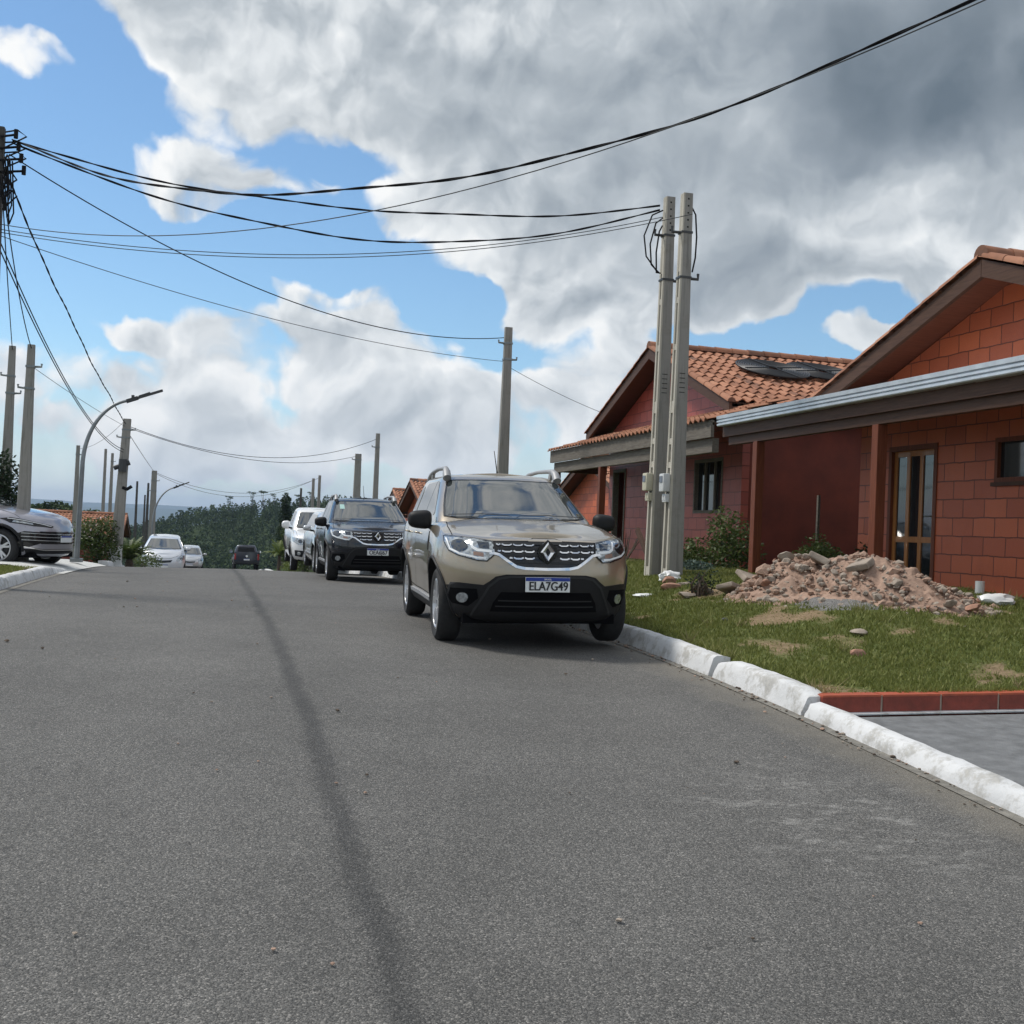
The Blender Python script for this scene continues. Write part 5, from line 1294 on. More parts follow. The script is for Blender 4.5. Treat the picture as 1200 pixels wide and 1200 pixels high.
dp = simple_car('parked_pickup', 'dark pickup seen from behind at the end of the road', 'navy', None, L=5.3, w=.92, zb=.40, hood=1.10, cowl=1.20, belt=1.12, roof=1.79, wb=3.1, fo=.92, ws=(-.42, -1.12), rear_y=-2.55, R=.38, nose=3.0, bf=.75, details=det_pickup_rear, top_w=.66, cat='pickup truck', rimr=.24, rear_slope=.12)
dp.place(2.75, 89.5, zr(88)+.03, (.0, 1, 0), pitch=-.035)

def det_left(c):
    d = c.dim; w, H = d['w'], d['hood']
    for sd in (1, -1):
        h = c.drape('headlight', 'front', [(sd*x, z) for x, z in ((w*.985, .93), (w*.93, .955), (w*.70, .88), (w*.36, .80), (w*.40, .775), (w*.75, .80), (w*.96, .85))], 'gloss', .008, .03)
        c.seam([('front', [(sd*w*.95, .935), (sd*w*.72, .868), (sd*w*.42, .797)])], .012, 'light_strip', 'lamp_white', .012, parent=h)
        c.drape('lamp_bowl', 'front', [(sd*x, z) for x, z in ((w*.92, .90), (w*.74, .85), (w*.74, .82), (w*.94, .865))], 'lens', .012, .03, parent=h)
        v = c.drape('corner_intake', 'front', [(sd*x, z) for x, z in ((w*.93, .66), (w*.86, .70), (w*.60, .68), (w*.58, .50), (w*.80, .40), (w*.95, .40), (w*.88, .52))], 'gloss', .007, .03)
    g = c.drape('grille', 'front', [(-.62, .70), (.62, .70), (.60, .46), (-.60, .46)], 'gloss', .008, .05)
    for z in (.665, .60, .535): c.seam([('front', [(-.84, z), (-.5, z-.012), (0, z-.018), (.5, z-.012), (.84, z)])], .011, 'grille_bar', c.paint.name if c.paint.name in M else 'silver', .016)
    c.drape('lower_valance', 'front', [(-.80, .36), (.80, .36), (.74, .27), (-.74, .27)], 'plastic', .008, .05)
    c.seam([('front', [(-.80, .40), (-.55, .345), (.55, .345), (.80, .40)])], .022, 'skid_trim', 'chrome', .016)
    c.plate(d['yf']+.02, .56, '', None)
    for y in (0, -d['wb']): c.arch_lip(y, d['R']+.01, d['R']+.06, w, 'plastic', .028)
    c.mirror('sill_trim', 'right', [(-.45, .20), (-.47, .33), (-d['wb']+.5, .33), (-d['wb']+.48, .20)], 'plastic', off=.01)
    c.door_mirror(w+.10, d['ws'][0]-.5, d['cowl']+.05, c.paint, (.12, .07, .08), -.08)
    c.seam([('top', [(sd*.35, d['yf']-.35), (sd*.45, 0), (sd*.55, -.35)]) for sd in (1, -1)], .012, 'bonnet_crease', 'satin', .001)
ls = simple_car('parked_suv', 'lilac silver suv parked nose out on the left driveway', 'lilac', None, L=4.75, w=.94, zb=.21, hood=1.0, cowl=1.13, belt=1.13, roof=1.68, wb=2.77, fo=.86, ws=(-.42, -1.45), R=.365, nose=2.3, bf=.95, details=det_left, top_w=.62, AR=.42, rimr=.25)
hd = Vector((math.cos(.40), -math.sin(.40), 0)); rt = hd.cross(Vector((0, 0, 1)))
ctr = Vector((-3.66, 23.05, 0))-rt*.86
ls.place(ctr.x*1.035-.08, ctr.y*1.035, zr(23.8)+.02, hd)
# ------------------------------------------------------------------ vegetation
M['leaf'] = mat_attr('bush_leaf', [(0, (.028, .045, .012)), (.5, (.070, .105, .026)), (1, (.15, .18, .055))], None, .55, .35, trans=True)
M['leaf_dark'] = mat_attr('dark_leaf', [(0, (.012, .022, .012)), (.5, (.026, .046, .020)), (1, (.055, .085, .032))], None, .6, .3, trans=True)
M['leaf_bright'] = mat_attr('bright_leaf', [(0, (.05, .075, .015)), (.5, (.11, .15, .03)), (1, (.20, .23, .06))], None, .55, .3, trans=True)
M['leaf_grey'] = mat_attr('blue_green_leaf', [(0, (.03, .05, .045)), (.5, (.06, .10, .085)), (1, (.12, .17, .14))], None, .6, .3, trans=True)
M['flower'] = mat('pale_flower', (.62, .50, .50), .6)
M['grass'] = mat_attr('grass_blade', [(0, (.10, .125, .028)), (.4, (.19, .21, .056)), (.75, (.27, .27, .10)), (.9, (.26, .21, .11)), (1, (.38, .29, .17))], None, .6, .25, trans=True)
M['forest'] = mat_attr('forest_leaf', [(0, (.022, .040, .016)), (.5, (.050, .082, .030)), (1, (.105, .14, .052))], None, .75, .15)
def np_mesh(name, verts, nper, tones, m, parent=None):
    """many small faces of nper corners each"""
    n = len(verts)//nper; me = bpy.data.meshes.new(name)
    me.vertices.add(len(verts)); me.vertices.foreach_set('co', verts.astype(np.float32).ravel())
    me.loops.add(n*nper); me.loops.foreach_set('vertex_index', np.arange(n*nper, dtype=np.int32))
    me.polygons.add(n); me.polygons.foreach_set('loop_start', np.arange(0, n*nper, nper, dtype=np.int32)); me.polygons.foreach_set('loop_total', np.full(n, nper, dtype=np.int32))
    a = me.attributes.new('tone', 'FLOAT', 'FACE'); a.data.foreach_set('value', np.clip(tones, 0, 1).astype(np.float32))
    me.update(calc_edges=True); me.validate()
    return link_mesh(name, me, m, parent)
def leaf_quads(R, C, L, Wd, droop=0):
    """one quad per centre, random heading"""
    n = len(C); d = R.normal(size=(n, 3)); d[:, 2] = d[:, 2]*.6-droop; d /= np.linalg.norm(d, axis=1)[:, None]
    s = np.cross(d, R.normal(size=(n, 3))); s /= np.linalg.norm(s, axis=1)[:, None]
    L = (L*R.uniform(.6, 1.3, n))[:, None]; Wd = (Wd*R.uniform(.7, 1.2, n))[:, None]
    q = np.stack([C-d*L/2, C+s*Wd/2, C+d*L/2, C-s*Wd/2], 1)
    return q.reshape(-1, 3)
def crown_points(R, blobs, n):
    w = np.array([b[3]*b[4]*b[5] for b in blobs]); pick = R.choice(len(blobs), n, p=w/w.sum()); B = np.array(blobs)[pick]
    d = R.normal(size=(n, 3)); d /= np.linalg.norm(d, axis=1)[:, None]; r = R.uniform(0, 1, n)**.45
    return B[:, :3]+d*r[:, None]*B[:, 3:6], pick
def bush(name, label, x, y, zg, blobs, n, leaf, m, cat='bush', group=None, stems=6, seed=0, flowers=0, twigs=True):
    R = np.random.default_rng(seed+7); h = empty(name, (x, y, zg), label=label, cat=cat, group=group)
    C, pick = crown_points(R, blobs, n); t0 = R.normal(.5, .16, len(blobs)); tone = t0[pick]+R.normal(0, .22, n)
    ok = C[:, 2] > .02; C, tone = C[ok], tone[ok]
    np_mesh('foliage', leaf_quads(R, C, leaf, leaf*.45, .1), 4, tone, M[m], h)
    if flowers:
        F_, _ = crown_points(R, [(b[0], b[1]-.0, b[2], b[3]*1.02, b[4]*1.02, b[5]*1.02) for b in blobs], flowers)
        np_mesh('flowers', leaf_quads(R, F_, leaf*.6, leaf*.6), 4, np.ones(len(F_)), M['flower'], h)['kind'] = 'stuff'
    bm = bmesh.new(); r = rng(seed)
    for k in range(stems):
        b = blobs[k % len(blobs)]; p = Vector((r.uniform(-.1, .1), r.uniform(-.1, .1), -.05)); q = Vector((b[0]+r.uniform(-.3, .3)*b[3], b[1]+r.uniform(-.3, .3)*b[4], b[2]+r.uniform(-.1, .5)*b[5]))
        mid = (p+q)/2+Vector((r.uniform(-.08, .08), r.uniform(-.08, .08), .05)); tube_pts(bm, [p, mid, q], [.022, .015, .006], 5)
    obj_bm('stems', bm, M['bark'], h)
    return h
def palm(name, label, x, y, zg, H, fr, n, m, seed, trunk=.4, cat='palm', group=None):
    R = np.random.default_rng(seed); h = empty(name, (x, y, zg), label=label, cat=cat, group=group); V = []; T = []
    for k in range(n):
        a = 2*math.pi*k/n+R.uniform(-.2, .2); e = R.uniform(.35, 1.35); L = fr*R.uniform(.75, 1.1); P = Vector((0, 0, trunk)); tn = R.normal(.5, .2)
        prev = P
        for i in range(1, 13):
            t = i/12; el = e-1.5*t*t*(1.2-e*.4); d = Vector((math.cos(a)*math.cos(el), math.sin(a)*math.cos(el), math.sin(el))); p = prev+d*L/12
            s = d.cross(Vector((0, 0, 1))).normalized(); w = .30*L*math.sin(math.pi*min(1, t*.9+.1))*.6
            for sg in (1, -1):
                tip = prev+s*sg*w+d*w*.5-Vector((0, 0, w*.35)); V += [prev, p, tip+d*.015, tip]; T.append(tn+R.normal(0, .1))
            prev = p
    np_mesh('fronds', np.array([tuple(v) for v in V]), 4, np.array(T), M[m], h)
    bm = bmesh.new(); tube_pts(bm, [(0, 0, -.1), (0, 0, trunk*.5), (0, 0, trunk)], [.14, .12, .09], 10); obj_bm('trunk', bm, M['bark'], h, smooth=60)
def tree(name, label, x, y, zg, H, crown, n, leaf, m, seed, group=None, cat='tree', trunk_r=.12, branches=7):
    """tapered trunk with limbs reaching into leaf clumps; crown: blobs relative to the base"""
    R = np.random.default_rng(seed); r = rng(seed); h = empty(name, (x, y, zg), label=label, cat=cat, group=group)
    C, pick = crown_points(R, crown, n); t0 = R.normal(.5, .18, len(crown)); np_mesh('crown', leaf_quads(R, C, leaf, leaf*.55), 4, t0[pick]+R.normal(0, .2, n), M[m], h)
    bm = bmesh.new(); tube_pts(bm, [(0, 0, -.2), (.02*H, 0, H*.4), (0, .02*H, H*.85)], [trunk_r, trunk_r*.7, trunk_r*.2], 8)
    for k in range(min(branches, len(crown))):
        b = crown[k]; z0 = H*(.35+.4*k/branches); tube_pts(bm, [(.01*H, .01*H, z0), (b[0]*.5, b[1]*.5, z0*.5+b[2]*.5), b[:3]], [trunk_r*.4, trunk_r*.25, trunk_r*.08], 6)
    obj_bm('trunk', bm, M['bark'], h, smooth=60)
# bushes in front of the red house wall
bush('bush', 'leafy green bush right of the tall pole pair', 8.3, 18.2, .93, [(-.1, .1, .28, .62, .5, .34), (.15, -.45, .55, .42, .42, .55), (-.25, .55, .25, .6, .5, .3), (.2, -.75, .35, .42, .4, .42), (.1, -.2, .85, .26, .26, .30)], 3600, .085, 'leaf', seed=1, group='bushes by the red wall')
bush('bush', 'low blue green plant at the foot of the leafy bush', 7.6, 17.2, .90, [(0, 0, .10, .38, .38, .16)], 500, .09, 'leaf_grey', stems=3, seed=2)
bush('bush', 'small spreading bush before the dark red wall by the wooden stake', 9.3, 16.35, .95, [(0, 0, .28, .5, .35, .28), (-.1, -.35, .36, .35, .35, .22), (.1, .2, .50, .25, .25, .22)], 1500, .075, 'leaf', seed=3, group='bushes by the red wall')
bush('bush', 'tiny bush between the dark red wall and the brick corner', 9.35, 15.05, .95, [(0, 0, .32, .24, .24, .32)], 420, .075, 'leaf_dark', stems=3, seed=4, group='bushes by the red wall')
# left side
bush('bush', 'flowering oleander bush between the lamp and the white footed pole', -3.15, 35.6, -.05, [(0, 0, .75, .62, .6, .7), (-.35, .2, .95, .42, .5, .5), (.25, 0, 1.10, .38, .4, .42), (.3, -.1, .5, .5, .5, .5)], 3400, .11, 'leaf', seed=5, flowers=160)
palm('palm', 'spiky young palm right of the white footed pole', -2.35, 37.9, -.15, 1.3, 1.05, 34, 'leaf', 6, .25)
bush('bush', 'small shrub and weeds at the foot of the palm', -2.0, 40.5, -.3, [(0, 0, .25, .6, .6, .35)], 700, .10, 'leaf', seed=8, stems=4)
tree('tree', 'dark leafy tree at the left edge behind the silver suv', -4.22, 26.0, .48, 2.3, [(.05, 0, 1.5, .50, .5, .55), (-.5, .2, 1.5, .6, .6, .6), (.2, -.2, 1.0, .42, .5, .45), (-.15, 0, 2.0, .42, .4, .36), (-.9, 0, 1.8, .5, .5, .55), (-.4, -.2, .9, .6, .6, .5)], 5200, .10, 'leaf_dark', 11)
bush('bush', 'small hedge plant beside the front wheel of the silver suv', -3.78, 19.9, .62, [(0, 0, .22, .22, .2, .28), (-.25, 0, .25, .25, .2, .3)], 700, .07, 'leaf', seed=12, stems=3)
# far right verge beyond the parked cars
palm('palm', 'bright yellow green palm beside the far kerb', 4.55, 76.6, -1.75, 2, 1.35, 26, 'leaf_bright', 13, 1.0)
bush('bush', 'olive green shrub on the far verge behind the white pickup', 4.75, 60.5, -1.2, [(0, 0, .9, .7, .8, .9), (.4, .3, 1.4, .6, .6, .6), (.5, 0, .7, .8, .8, .7)], 2400, .14, 'leaf', seed=14)
bush('bush', 'low yellow green weeds on the far verge', 4.6, 66.5, -1.5, [(0, 0, .35, .6, 1.2, .42), (.5, 1, .5, .6, .8, .4)], 1000, .14, 'leaf_bright', seed=15, stems=4)
tree('tree', 'tall dark narrow tree left of the white pickup', 6.1, 98, -2.6, 6.4, [(0, 0, 5.6, .45, .5, .9), (.1, 0, 4.4, .6, .6, 1.1), (-.1, 0, 3.0, .6, .6, 1.0), (.1, 0, 1.6, .6, .6, .9)], 2600, .22, 'leaf_dark', 16)
tree('tree', 'round dark tree behind the narrow one by the pickup', 9.6, 104, -2.6, 5.4, [(0, 0, 4.6, 1.1, 1.1, .9), (.9, .3, 3.6, 1.1, 1.1, 1.0), (-.8, 0, 3.2, 1.0, 1.0, 1.0), (.3, 0, 2.2, 1.3, 1.2, 1.1)], 3200, .26, 'leaf_dark', 17)
tree('tree', 'olive tree on the verge before the wooded hill', 5.6, 84, -2.0, 3.4, [(0, 0, 2.6, .7, .7, .6), (.5, .2, 1.9, .7, .7, .7), (-.4, 0, 1.6, .6, .6, .6), (.1, 0, .9, .8, .8, .6)], 2200, .18, 'leaf', 18)
# umbrella pines on the skyline
def araucaria(x, y, H, label, seed, flat=True, sc=1.0):
    zg = terrain_z(x, y); r = rng(seed); cr = []
    for k in range(r.randint(4, 6)):
        a = r.uniform(0, 6.28); d = r.uniform(.3, 1)*H*.16*sc; cr.append((d*math.cos(a), d*math.sin(a), H*(.93+.08*r.random()), H*.10*sc, H*.10*sc, H*.030))
    if not flat: cr += [(0, 0, H*z, H*.08, H*.08, H*.05) for z in (.55, .68, .8, .9)]
    tree('pine_tree', label, x, y, zg, H, cr, 480, H*.035, 'forest', seed, 'umbrella pines on the skyline', trunk_r=H*.012, branches=5)
for i, (u, v, D, H, lab) in enumerate([(44, 592, 150, 9, 'umbrella pine just right of the pole behind the silver suv'), (57, 596, 160, 7, 'lower umbrella pine beside the first on the left skyline'), (84, 592, 150, 9.5, 'umbrella pine between the thin pole and the street lamp'), (98, 600, 165, 7, 'small pine right of the street lamp on the skyline'),
        (268, 582, 420, 17, 'lone tall pine standing highest on the left of the wooded ridge'), (296, 577, 430, 18, 'first tall pine of the row on the wooded ridge'), (309, 576, 435, 18, 'second tall pine of the row on the wooded ridge'), (322, 579, 430, 17, 'third tall pine of the row on the wooded ridge'), (336, 578, 420, 17, 'fourth pine on the ridge right of the tall row'), (349, 580, 430, 17, 'fifth pine on the ridge left of the small poles'), (364, 577, 425, 18, 'sixth pine on the ridge behind the small poles'), (384, 582, 420, 18, 'pine on the ridge right of the small poles'), (212, 598, 430, 14, 'short pine on the left end of the wooded ridge')]):
    q = px_dir(u, v); t = D/math.hypot(q.x, q.y); P = CAM+q*t; zg = terrain_z(P.x, P.y); araucaria(P.x, P.y, max(5, P.z-zg), lab, 100+i, i < 4 or i % 3 == 0)
def forest():
    R = np.random.default_rng(3); V, T = [], []
    cnt = 0
    while cnt < 5200:
        az = R.uniform(-.19, .62); d = R.uniform(262, 470) if R.random() < .8 else R.uniform(300, 620); x, y = math.sin(az)*d, math.cos(az)*d
        h = R.uniform(4.0, 7.0); w = h*R.uniform(.16, .24); zg = terrain_z(x, y); n = 80
        t = R.uniform(0, 1, n)**.8; a = R.uniform(0, 6.283, n); rr = w*np.sqrt(np.clip(1-(2*t-.9)**2, .06, 1))*R.uniform(.5, 1, n)
        C = np.stack([x+rr*np.cos(a), y+rr*np.sin(a), zg+h*(.18+.82*t)], 1); V.append(leaf_quads(R, C, .62, .5)); T.append(np.full(n, R.normal(.5, .17))+R.normal(0, .12, n)); cnt += 1
    tag(np_mesh('forest', np.concatenate(V), 4, np.concatenate(T), M['forest']), 'dark green wood covering the hill at the end of the road', 'forest', kind='stuff')
forest()
# ------------------------------------------------------------------ grass
def grass(name, label, area, n, h0, seed, zf, keep):
    R = np.random.default_rng(seed); V, T = [], []
    xs = R.uniform(area[0], area[1], n); ys = area[2]+(area[3]-area[2])*R.uniform(0, 1, n)**1.35
    for x, y in zip(xs, ys):
        if not keep(x, y): continue
        dd = dead(x, y); k = dd+R.normal(0, .035) > .60
        if k and R.random() < .45: continue
        if not k and R.random() < .10: continue
        h = h0*R.uniform(.45, 1.35)*(.6 if k else 1)*(1+.25*noise.noise((x*1.7, y*1.7, 9))); a = R.uniform(0, 6.283); w = .0065+.0035*(y/12); le = h*R.uniform(.1, .9); z = zf(x, y)-.004
        if k: le = h*R.uniform(.8, 1.8); h *= .5
        b = R.uniform(0, 6.283); dx, dy = math.cos(a)*w, math.sin(a)*w; lx, ly = math.cos(b)*le, math.sin(b)*le
        V += [(x-dx, y-dy, z), (x+dx, y+dy, z), (x+lx, y+ly, z+h)]; T.append(R.uniform(.82, 1) if k and R.random() < .75 else R.normal(.38, .17))
    for _ in range(n//900):                                      # longer tufts and weeds, some leaning over the kerb
        x = R.uniform(area[0], area[1]) if R.random() < .7 else (area[0]+R.uniform(0, .12) if area[0] > 0 else area[1]-R.uniform(0, .12)); y = R.uniform(area[2], area[3])
        if not keep(x, y): continue
        z = zf(x, y)-.01; tn = R.normal(.5, .25); hh = R.uniform(.07, .17)
        for _ in range(int(R.uniform(12, 34))):
            a, b = R.uniform(0, 6.283, 2); px_, py_ = x+R.normal(0, .025), y+R.normal(0, .025); h = hh*R.uniform(.5, 1.1); le = h*R.uniform(.3, 1.1); dx, dy = math.cos(a)*.006, math.sin(a)*.006
            V += [(px_-dx, py_-dy, z), (px_+dx, py_+dy, z), (px_+math.cos(b)*le, py_+math.sin(b)*le, z+h)]; T.append(tn+R.normal(0, .12))
    tag(np_mesh(name, np.array(V), 3, np.array(T), M['grass']), label, 'grass', kind='stuff')
def heap_h(x, y):
    """height of the rubble above the lawn"""
    hx, hy = 6.72, 11.45; ux, uy = .52, -.85
    a = (x-hx)*ux+(y-hy)*uy; b = (x-hx)*-uy+(y-hy)*ux
    # along the long axis: two crests, tail to the right
    h = .37*math.exp(-((a+.60)/.46)**2-((b-.05)/.56)**2)+.38*math.exp(-((a-.28)/.55)**2-((b-.1)/.60)**2)+.22*math.exp(-((a-1.0)/.62)**2-((b)/.5)**2)
    return h
grass('grass', 'short patchy lawn between the kerb and the houses', (4.17, 9.3, 7.22, 21.0), 150000, .040, 21, lawn_z, lambda x, y: heap_h(x, y) < .07)
grass('left_grass', 'green lawn strip on the left kerb before the silver suv', (-4.8, -2.76, 12.5, 21.7), 16000, .05, 22, lambda x, y: terrain_z(x, y)+.03, lambda x, y: True)

# ------------------------------------------------------------------ rubble and small things
def rubble():
    v, f, n = [], [], 170; x0, x1, y0, y1 = 4.5, 8.9, 8.7, 14.4
    for j in range(n+1):
        for i in range(n+1):
            x, y = x0+(x1-x0)*i/n, y0+(y1-y0)*j/n; h = heap_h(x, y)
            m = sstep(.02, .2, h); z = lawn_z(x, y)-.05+h*1.05+m*(.09*noise.noise((x*2.2, y*2.2, 4))+.10*noise.noise((x*5, y*5, 1))+.045*noise.noise((x*14, y*14, 2))+.02*noise.noise((x*31, y*31, 2)))
            if h < .02: z -= .10
            v.append((x, y, z))
    for j in range(n):
        for i in range(n):
            if max(heap_h(*v[j*(n+1)+i][:2]), heap_h(*v[(j+1)*(n+1)+i+1][:2])) > .025: f.append((j*(n+1)+i, j*(n+1)+i+1, (j+1)*(n+1)+i+1, (j+1)*(n+1)+i))
    o = obj_py('rubble_heap', v, f, M['soil'], smooth=35); tag(o, 'heap of reddish soil and broken rubble dumped on the lawn', 'rubble heap')
    return o
rubble()
def stone_mesh(r, s, flat=1.0):
    bm = bmesh.new(); bmesh.ops.create_icosphere(bm, subdivisions=2, radius=1); o = Vector((r.uniform(0, 50), r.uniform(0, 50), r.uniform(0, 50)))
    ax = (r.uniform(.7, 1.3), r.uniform(.6, 1.1), r.uniform(.45, .9)*flat); planes = [(Vector((r.gauss(0, 1), r.gauss(0, 1), r.gauss(0, 1))).normalized(), r.uniform(.45, .8)) for _ in range(7)]
    for vv in bm.verts:
        c = vv.co.copy()
        for nrm, d in planes:
            k = c.dot(nrm)
            if k > d: c -= nrm*(k-d)
        c += c.normalized()*.10*noise.noise(c*2.5+o); vv.co = Vector((c.x*ax[0], c.y*ax[1], c.z*ax[2]))*s
    return bm
def heap_top(x, y): return lawn_z(x, y)-.05+heap_h(x, y)*1.05
def pebbles():
    """loose crumbs over the heap: hundreds, one mass"""
    r = rng(31); bm = bmesh.new(); k = 0
    while k < 2300:
        x, y = r.uniform(4.6, 8.8), r.uniform(8.8, 14.2); h = heap_h(x, y)
        if h < .015 and r.random() < .93: continue
        s = abs(r.gauss(0, .015))*r.choice((1, 1, 1, 1.8))+.006; q = Vector((x, y, heap_top(x, y)+.03*(h > .1)))
        t = bmesh.ops.create_icosphere(bm, subdivisions=1, radius=s)['verts']
        for vv in t: d = vv.co; vv.co = q+Vector((d.x*r.uniform(.7, 1.4), d.y*r.uniform(.7, 1.4), d.z*r.uniform(.5, 1.1)))
        for fc in {f_ for vv in t for f_ in vv.link_faces}: fc.material_index = k % 2
        k += 1
    tag(obj_bm('crumbs', bm, [M['soil'], M['stone_a']]), 'loose crumbs of soil and mortar scattered over the rubble heap', 'rubble', kind='stuff')
pebbles()
def chunks():
    r = rng(77); k = 0
    while k < 40:
        x, y = r.uniform(4.6, 8.6), r.uniform(8.8, 14.2); h = heap_h(x, y)
        if h < .05 and r.random() < .9 or h < .02: continue
        s = r.choice((.03, .035, .04, .055, .085))*r.uniform(.8, 1.25); o = obj_bm('rubble_chunk', stone_mesh(r, s, .8), M['stone_b' if r.random() < .3 else 'stone_a'], smooth=25)
        o.location = (x, y, heap_top(x, y)+.045+s*.15); o.rotation_euler = (r.uniform(-.7, .7), r.uniform(-.7, .7), r.uniform(0, 6)); k += 1
        tag(o, 'jagged chunk of broken mortar or block lying on the rubble heap', 'rubble chunk', 'chunks on the rubble heap')
    slabs = [(6.35, 13.15, .36, .22, .05, .5, -.3, 'tilted broken slab on the left crest of the rubble heap'), (6.25, 13.75, .40, .24, .05, 1.2, .5, 'leaning plank-like slab at the left end of the rubble heap'), (6.55, 13.1, .30, .22, .05, .2, .4, 'small grey slab below the left crest of the heap'), (7.0, 12.3, .30, .24, .06, .9, .4, 'flat mortar slab in the middle of the rubble heap'), (7.15, 11.75, .26, .2, .06, 2.1, -.4, 'grey mortar slab on the right slope of the heap')]
    for x, y, a, b, c, rz, rx, lb in slabs:
        bm = bmesh.new(); box(bm, -a/2, a/2, -b/2, b/2, -c/2, c/2, .012)
        for vv in bm.verts: vv.co += Vector((noise.noise(vv.co*9), noise.noise(vv.co*9+Vector((5, 0, 0))), noise.noise(vv.co*7)))*.03
        o = obj_bm('broken_slab', bm, M['stone_a']); x, y = x-.40, y-.78; o.location = (x, y, heap_top(x, y)+.06); o.rotation_euler = (rx, .2, rz); tag(o, lb, 'broken slab', 'slabs on the rubble heap')
    for x, y, s, m, lb in [(5.75, 13.75, .13, 'stone_b', 'reddish broken block left of the heap below the white bag'), (5.55, 12.75, .12, 'stone_a', 'brown stone lying on the grass left of the heap'), (5.95, 14.3, .14, 'stone_b', 'orange brick lump beside the white bag'), (6.0, 13.9, .10, 'stone_a', 'small pale lump at the left foot of the heap'), (5.95, 11.6, .07, 'stone_a', 'grey pebble at the front foot of the heap'), (5.15, 10.85, .055, 'paving', 'dark grey stone alone on the lawn'), (5.75, 9.3, .09, 'stone_a', 'pale flat stone in the dead grass near the red edging'), (5.3, 8.6, .07, 'stone_b', 'broken brown piece in the bare patch near the kerb')]:
        o = obj_bm('loose_stone', stone_mesh(r, s, .7), M[m], smooth=25); o.location = (x, y, lawn_z(x, y)+s*.3); tag(o, lb, 'stone', 'loose stones on the lawn')
    # bag scraps
    for x, y, s, f, lb in [(6.15, 14.75, .16, .55, 'crumpled white plastic bag at the left end of the heap'), (5.35, 13.6, .15, .15, 'flat white plastic scrap on the lawn left of the heap'), (8.25, 10.7, .22, .35, 'white torn sack at the right end of the heap')]:
        bm = bmesh.new(); bmesh.ops.create_icosphere(bm, subdivisions=3, radius=1)
        for vv in bm.verts: c = vv.co*(1+.35*noise.noise(vv.co*2.3+Vector((x, y, 0)))+.15*noise.noise(vv.co*6)); vv.co = Vector((c.x, c.y*.7, c.z*f))*s
        o = obj_bm('plastic_bag', bm, M['whitebag'], smooth=40); o.location = (x, y, lawn_z(x, y)+s*f*.5); tag(o, lb, 'plastic bag', 'white plastic scraps by the heap')
chunks()
def gravel_patch():
    v, f, n = [], [], 40
    for j in range(n+1):
        for i in range(n+1):
            a, b = (i/n-.5), (j/n-.5); k_ = 1+.35*noise.noise((math.atan2(b, a+1e-6)*1.3, 2, 7)); a, b = a*k_, b*k_; x, y = 6.22+a*1.5*.52+b*.7*.85, 10.62-a*1.5*.85+b*.7*.52
            v.append((x, y, heap_top(x, y)+.010+.020*max(0, 1-(2.1*a)**2-(2.1*b)**2)+.022*noise.noise((x*14, y*14, 3))-.08*((a*2)**4+(b*2)**4)))
    f = [(j*(n+1)+i, j*(n+1)+i+1, (j+1)*(n+1)+i+1, (j+1)*(n+1)+i) for j in range(n) for i in range(n)]
    tag(obj_py('gravel_pile', v, f, M['gravel'], smooth=60), 'grey gravel spilled at the front of the rubble heap', 'gravel', kind='stuff')
gravel_patch()
bush('weed', 'straggly dry weed at the left foot of the rubble heap', 5.75, 12.75, .76, [(0, 0, .22, .22, .22, .24)], 260, .05, 'leaf_dark', cat='weed', stems=14, seed=44)
# red painted block edging of the driveway
def edging():
    h = empty('block_edging', (4.2, 7.14, 0), label='low red painted block edging between lawn and grey driveway', cat='edging')
    n = 11; bm = bmesh.new(); bt = bmesh.new(); bj = bmesh.new()
    for k in range(n):
        a, b = -.06+k*.475, -.06+k*.475+.455
        z0 = lambda x: drive_z(4.2+x, 7.0)-.06
        z1 = lambda x: zr(7.14)+.127+max(0, x)*.018
        for (m_, lo, hi, ya, yb) in ((bm, z0, lambda x: z1(x)-.014, 0, .12), (bt, lambda x: z1(x)-.0139, z1, -.004, .125)):
            vs = [m_.verts.new(q) for q in ((a, ya, lo(a)), (b, ya, lo(b)), (b, yb, lo(b)), (a, yb, lo(a)), (a, ya, hi(a)), (b, ya, hi(b)), (b, yb, hi(b)), (a, yb, hi(a)))]
            for f in ((0, 3, 2, 1), (4, 5, 6, 7), (0, 1, 5, 4), (1, 2, 6, 5), (2, 3, 7, 6), (3, 0, 4, 7)): m_.faces.new([vs[i] for i in f])
        if k < n-1: box(bj, b, b+.02, .008, .115, z0(b), z1(b)-.006)
    obj_bm('blocks', bm, M['edging'], h); obj_bm('block_tops', bt, M['edging_top'], h); bmesh.ops.recalc_face_normals(bj, faces=bj.faces); obj_bm('mortar_joint', bj, M['mortar'], h)
    bm = bmesh.new(); box(bm, .02, 5.1, -.075, -.004, 0, .01)
    for vv in bm.verts: vv.co.z += drive_z(4.2+vv.co.x, 7.06)-.002
    obj_bm('white_line', bm, M['kerb'], h)
edging()
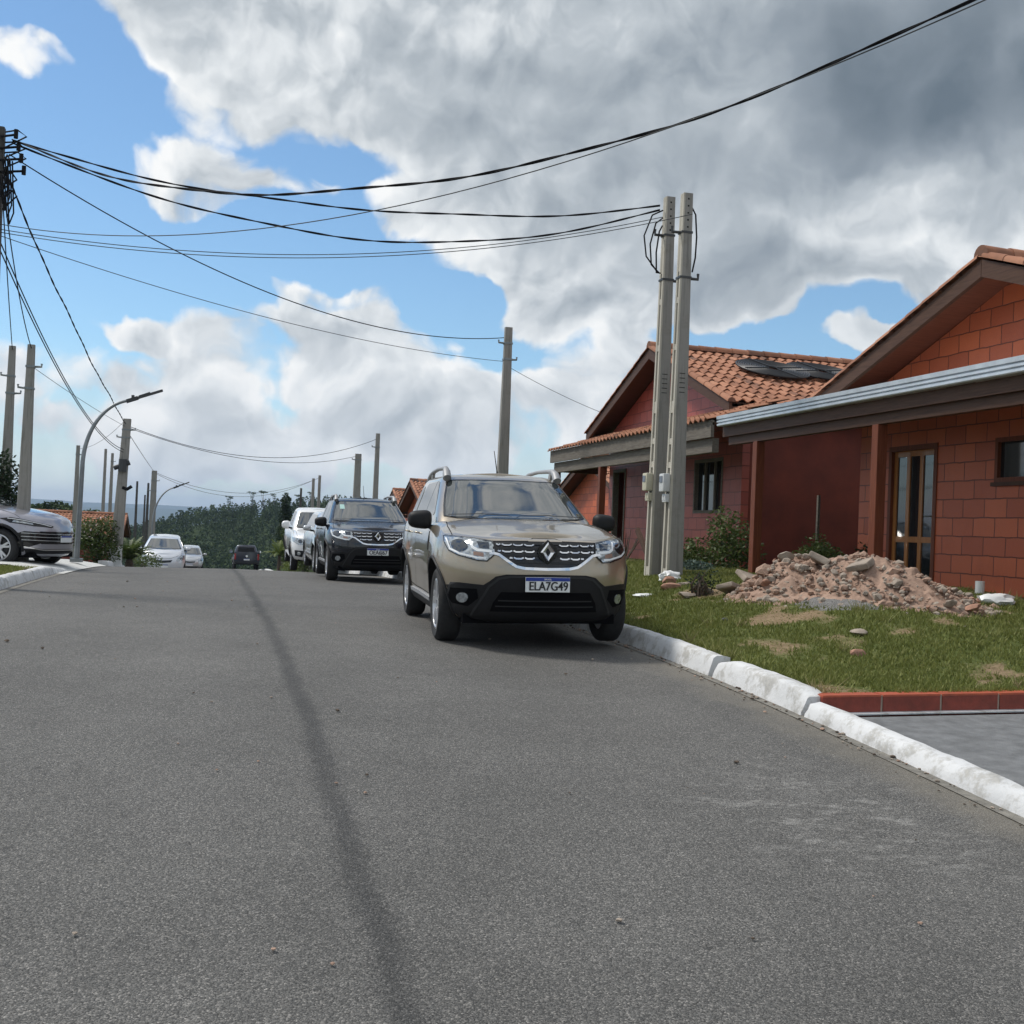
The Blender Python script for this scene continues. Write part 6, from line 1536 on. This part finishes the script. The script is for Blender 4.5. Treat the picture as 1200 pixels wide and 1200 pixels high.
def small_things():
    bm = bmesh.new(); lathe(bm, [(.05, 0), (.055, 0), (.055, .20), (.05, .20)], 'z', 20); o = obj_bm('drain_pipe', bm, M['pvc'], smooth=40); o.location = (9.0, 11.98, .93); tag(o, 'short white drain pipe stub standing by the brick wall', 'pipe')
    bm = bmesh.new(); beam(bm, (0, 0, -.1), (.01, 0, 1.35), .05, .04); o = obj_bm('wooden_stake', bm, M['greywood']); o.location = (9.5, 16.75, .93); tag(o, 'thin wooden stake upright before the dark red wall', 'stake')
    bm = bmesh.new(); beam(bm, (0, .55, .72), (.0, -.35, .03), .09, .05, Vector((1, 0, 0))); o = obj_bm('leaning_plank', bm, M['darkwood']); o.location = (6.62, 16.75, .88); tag(o, 'dark plank leaning against the tall pole pair', 'plank')
    bm = bmesh.new(); beam(bm, (0, 0, -.1), (0, 0, 1.15), .10, .09); o = obj_bm('wooden_post', bm, M['greywood']); o.location = (8.35, 22.9, .95); tag(o, 'grey wooden post before the open door of the red house', 'post')
    r = rng(9); bm = bmesh.new()
    for k in range(9):
        a = r.uniform(0, 6.28); tube_pts(bm, [(0, 0, 0), (.18*math.cos(a), .18*math.sin(a), .28), (.34*math.cos(a), .34*math.sin(a), .5+.2*r.random())], [.02, .013, .006], 5)
    o = obj_bm('dry_branches', bm, M['bark']); o.location = (7.9, 21.3, .95); tag(o, 'bundle of dry branches by the post of the red house', 'branches')
small_things()

def grit():
    """sand grains, gravel and bits of leaf that collect along the kerb"""
    r = rng(12); bm = bmesh.new()
    for k in range(520):
        y = r.uniform(3.6, 20); x = XR-abs(r.gauss(0, .10))-.01 if r.random() < .8 else r.uniform(-2.4, 3.9); s = abs(r.gauss(0, .005))+.003
        q = Vector((x, y, road_z(x, y)+s*.5+.006)); t = bmesh.ops.create_icosphere(bm, subdivisions=1, radius=s)['verts']
        for vv in t: d = vv.co; vv.co = q+Vector((d.x*r.uniform(.7, 1.8), d.y*r.uniform(.7, 1.8), d.z*.7))
        mi = k % 3
        for fc in {f_ for vv in t for f_ in vv.link_faces}: fc.material_index = mi
    tag(obj_bm('grit', bm, [M['soil'], M['stone_a'], M['bark']]), 'grit and leaf scraps gathered along the right kerb', 'grit', kind='stuff')
grit()
# ------------------------------------------------------------------ the air between here and the hills
def haze():
    bm = bmesh.new(); box(bm, -9600, 9600, -420, 10600, -75, 170); bmesh.ops.recalc_face_normals(bm, faces=bm.faces)
    m = bpy.data.materials.new('air'); m.use_nodes = True; nt = m.node_tree; nt.nodes.clear()
    out = nt.nodes.new('ShaderNodeOutputMaterial'); v = nt.nodes.new('ShaderNodeVolumePrincipled')
    v.inputs['Color'].default_value = (.55, .72, .98, 1); v.inputs['Density'].default_value = .00014; v.inputs['Anisotropy'].default_value = .1
    nt.links.new(v.outputs[0], out.inputs['Volume'])
    o = obj_bm('haze', bm, m); tag(o, 'pale blue air between the street and the far hills', 'haze', kind='stuff')
haze()
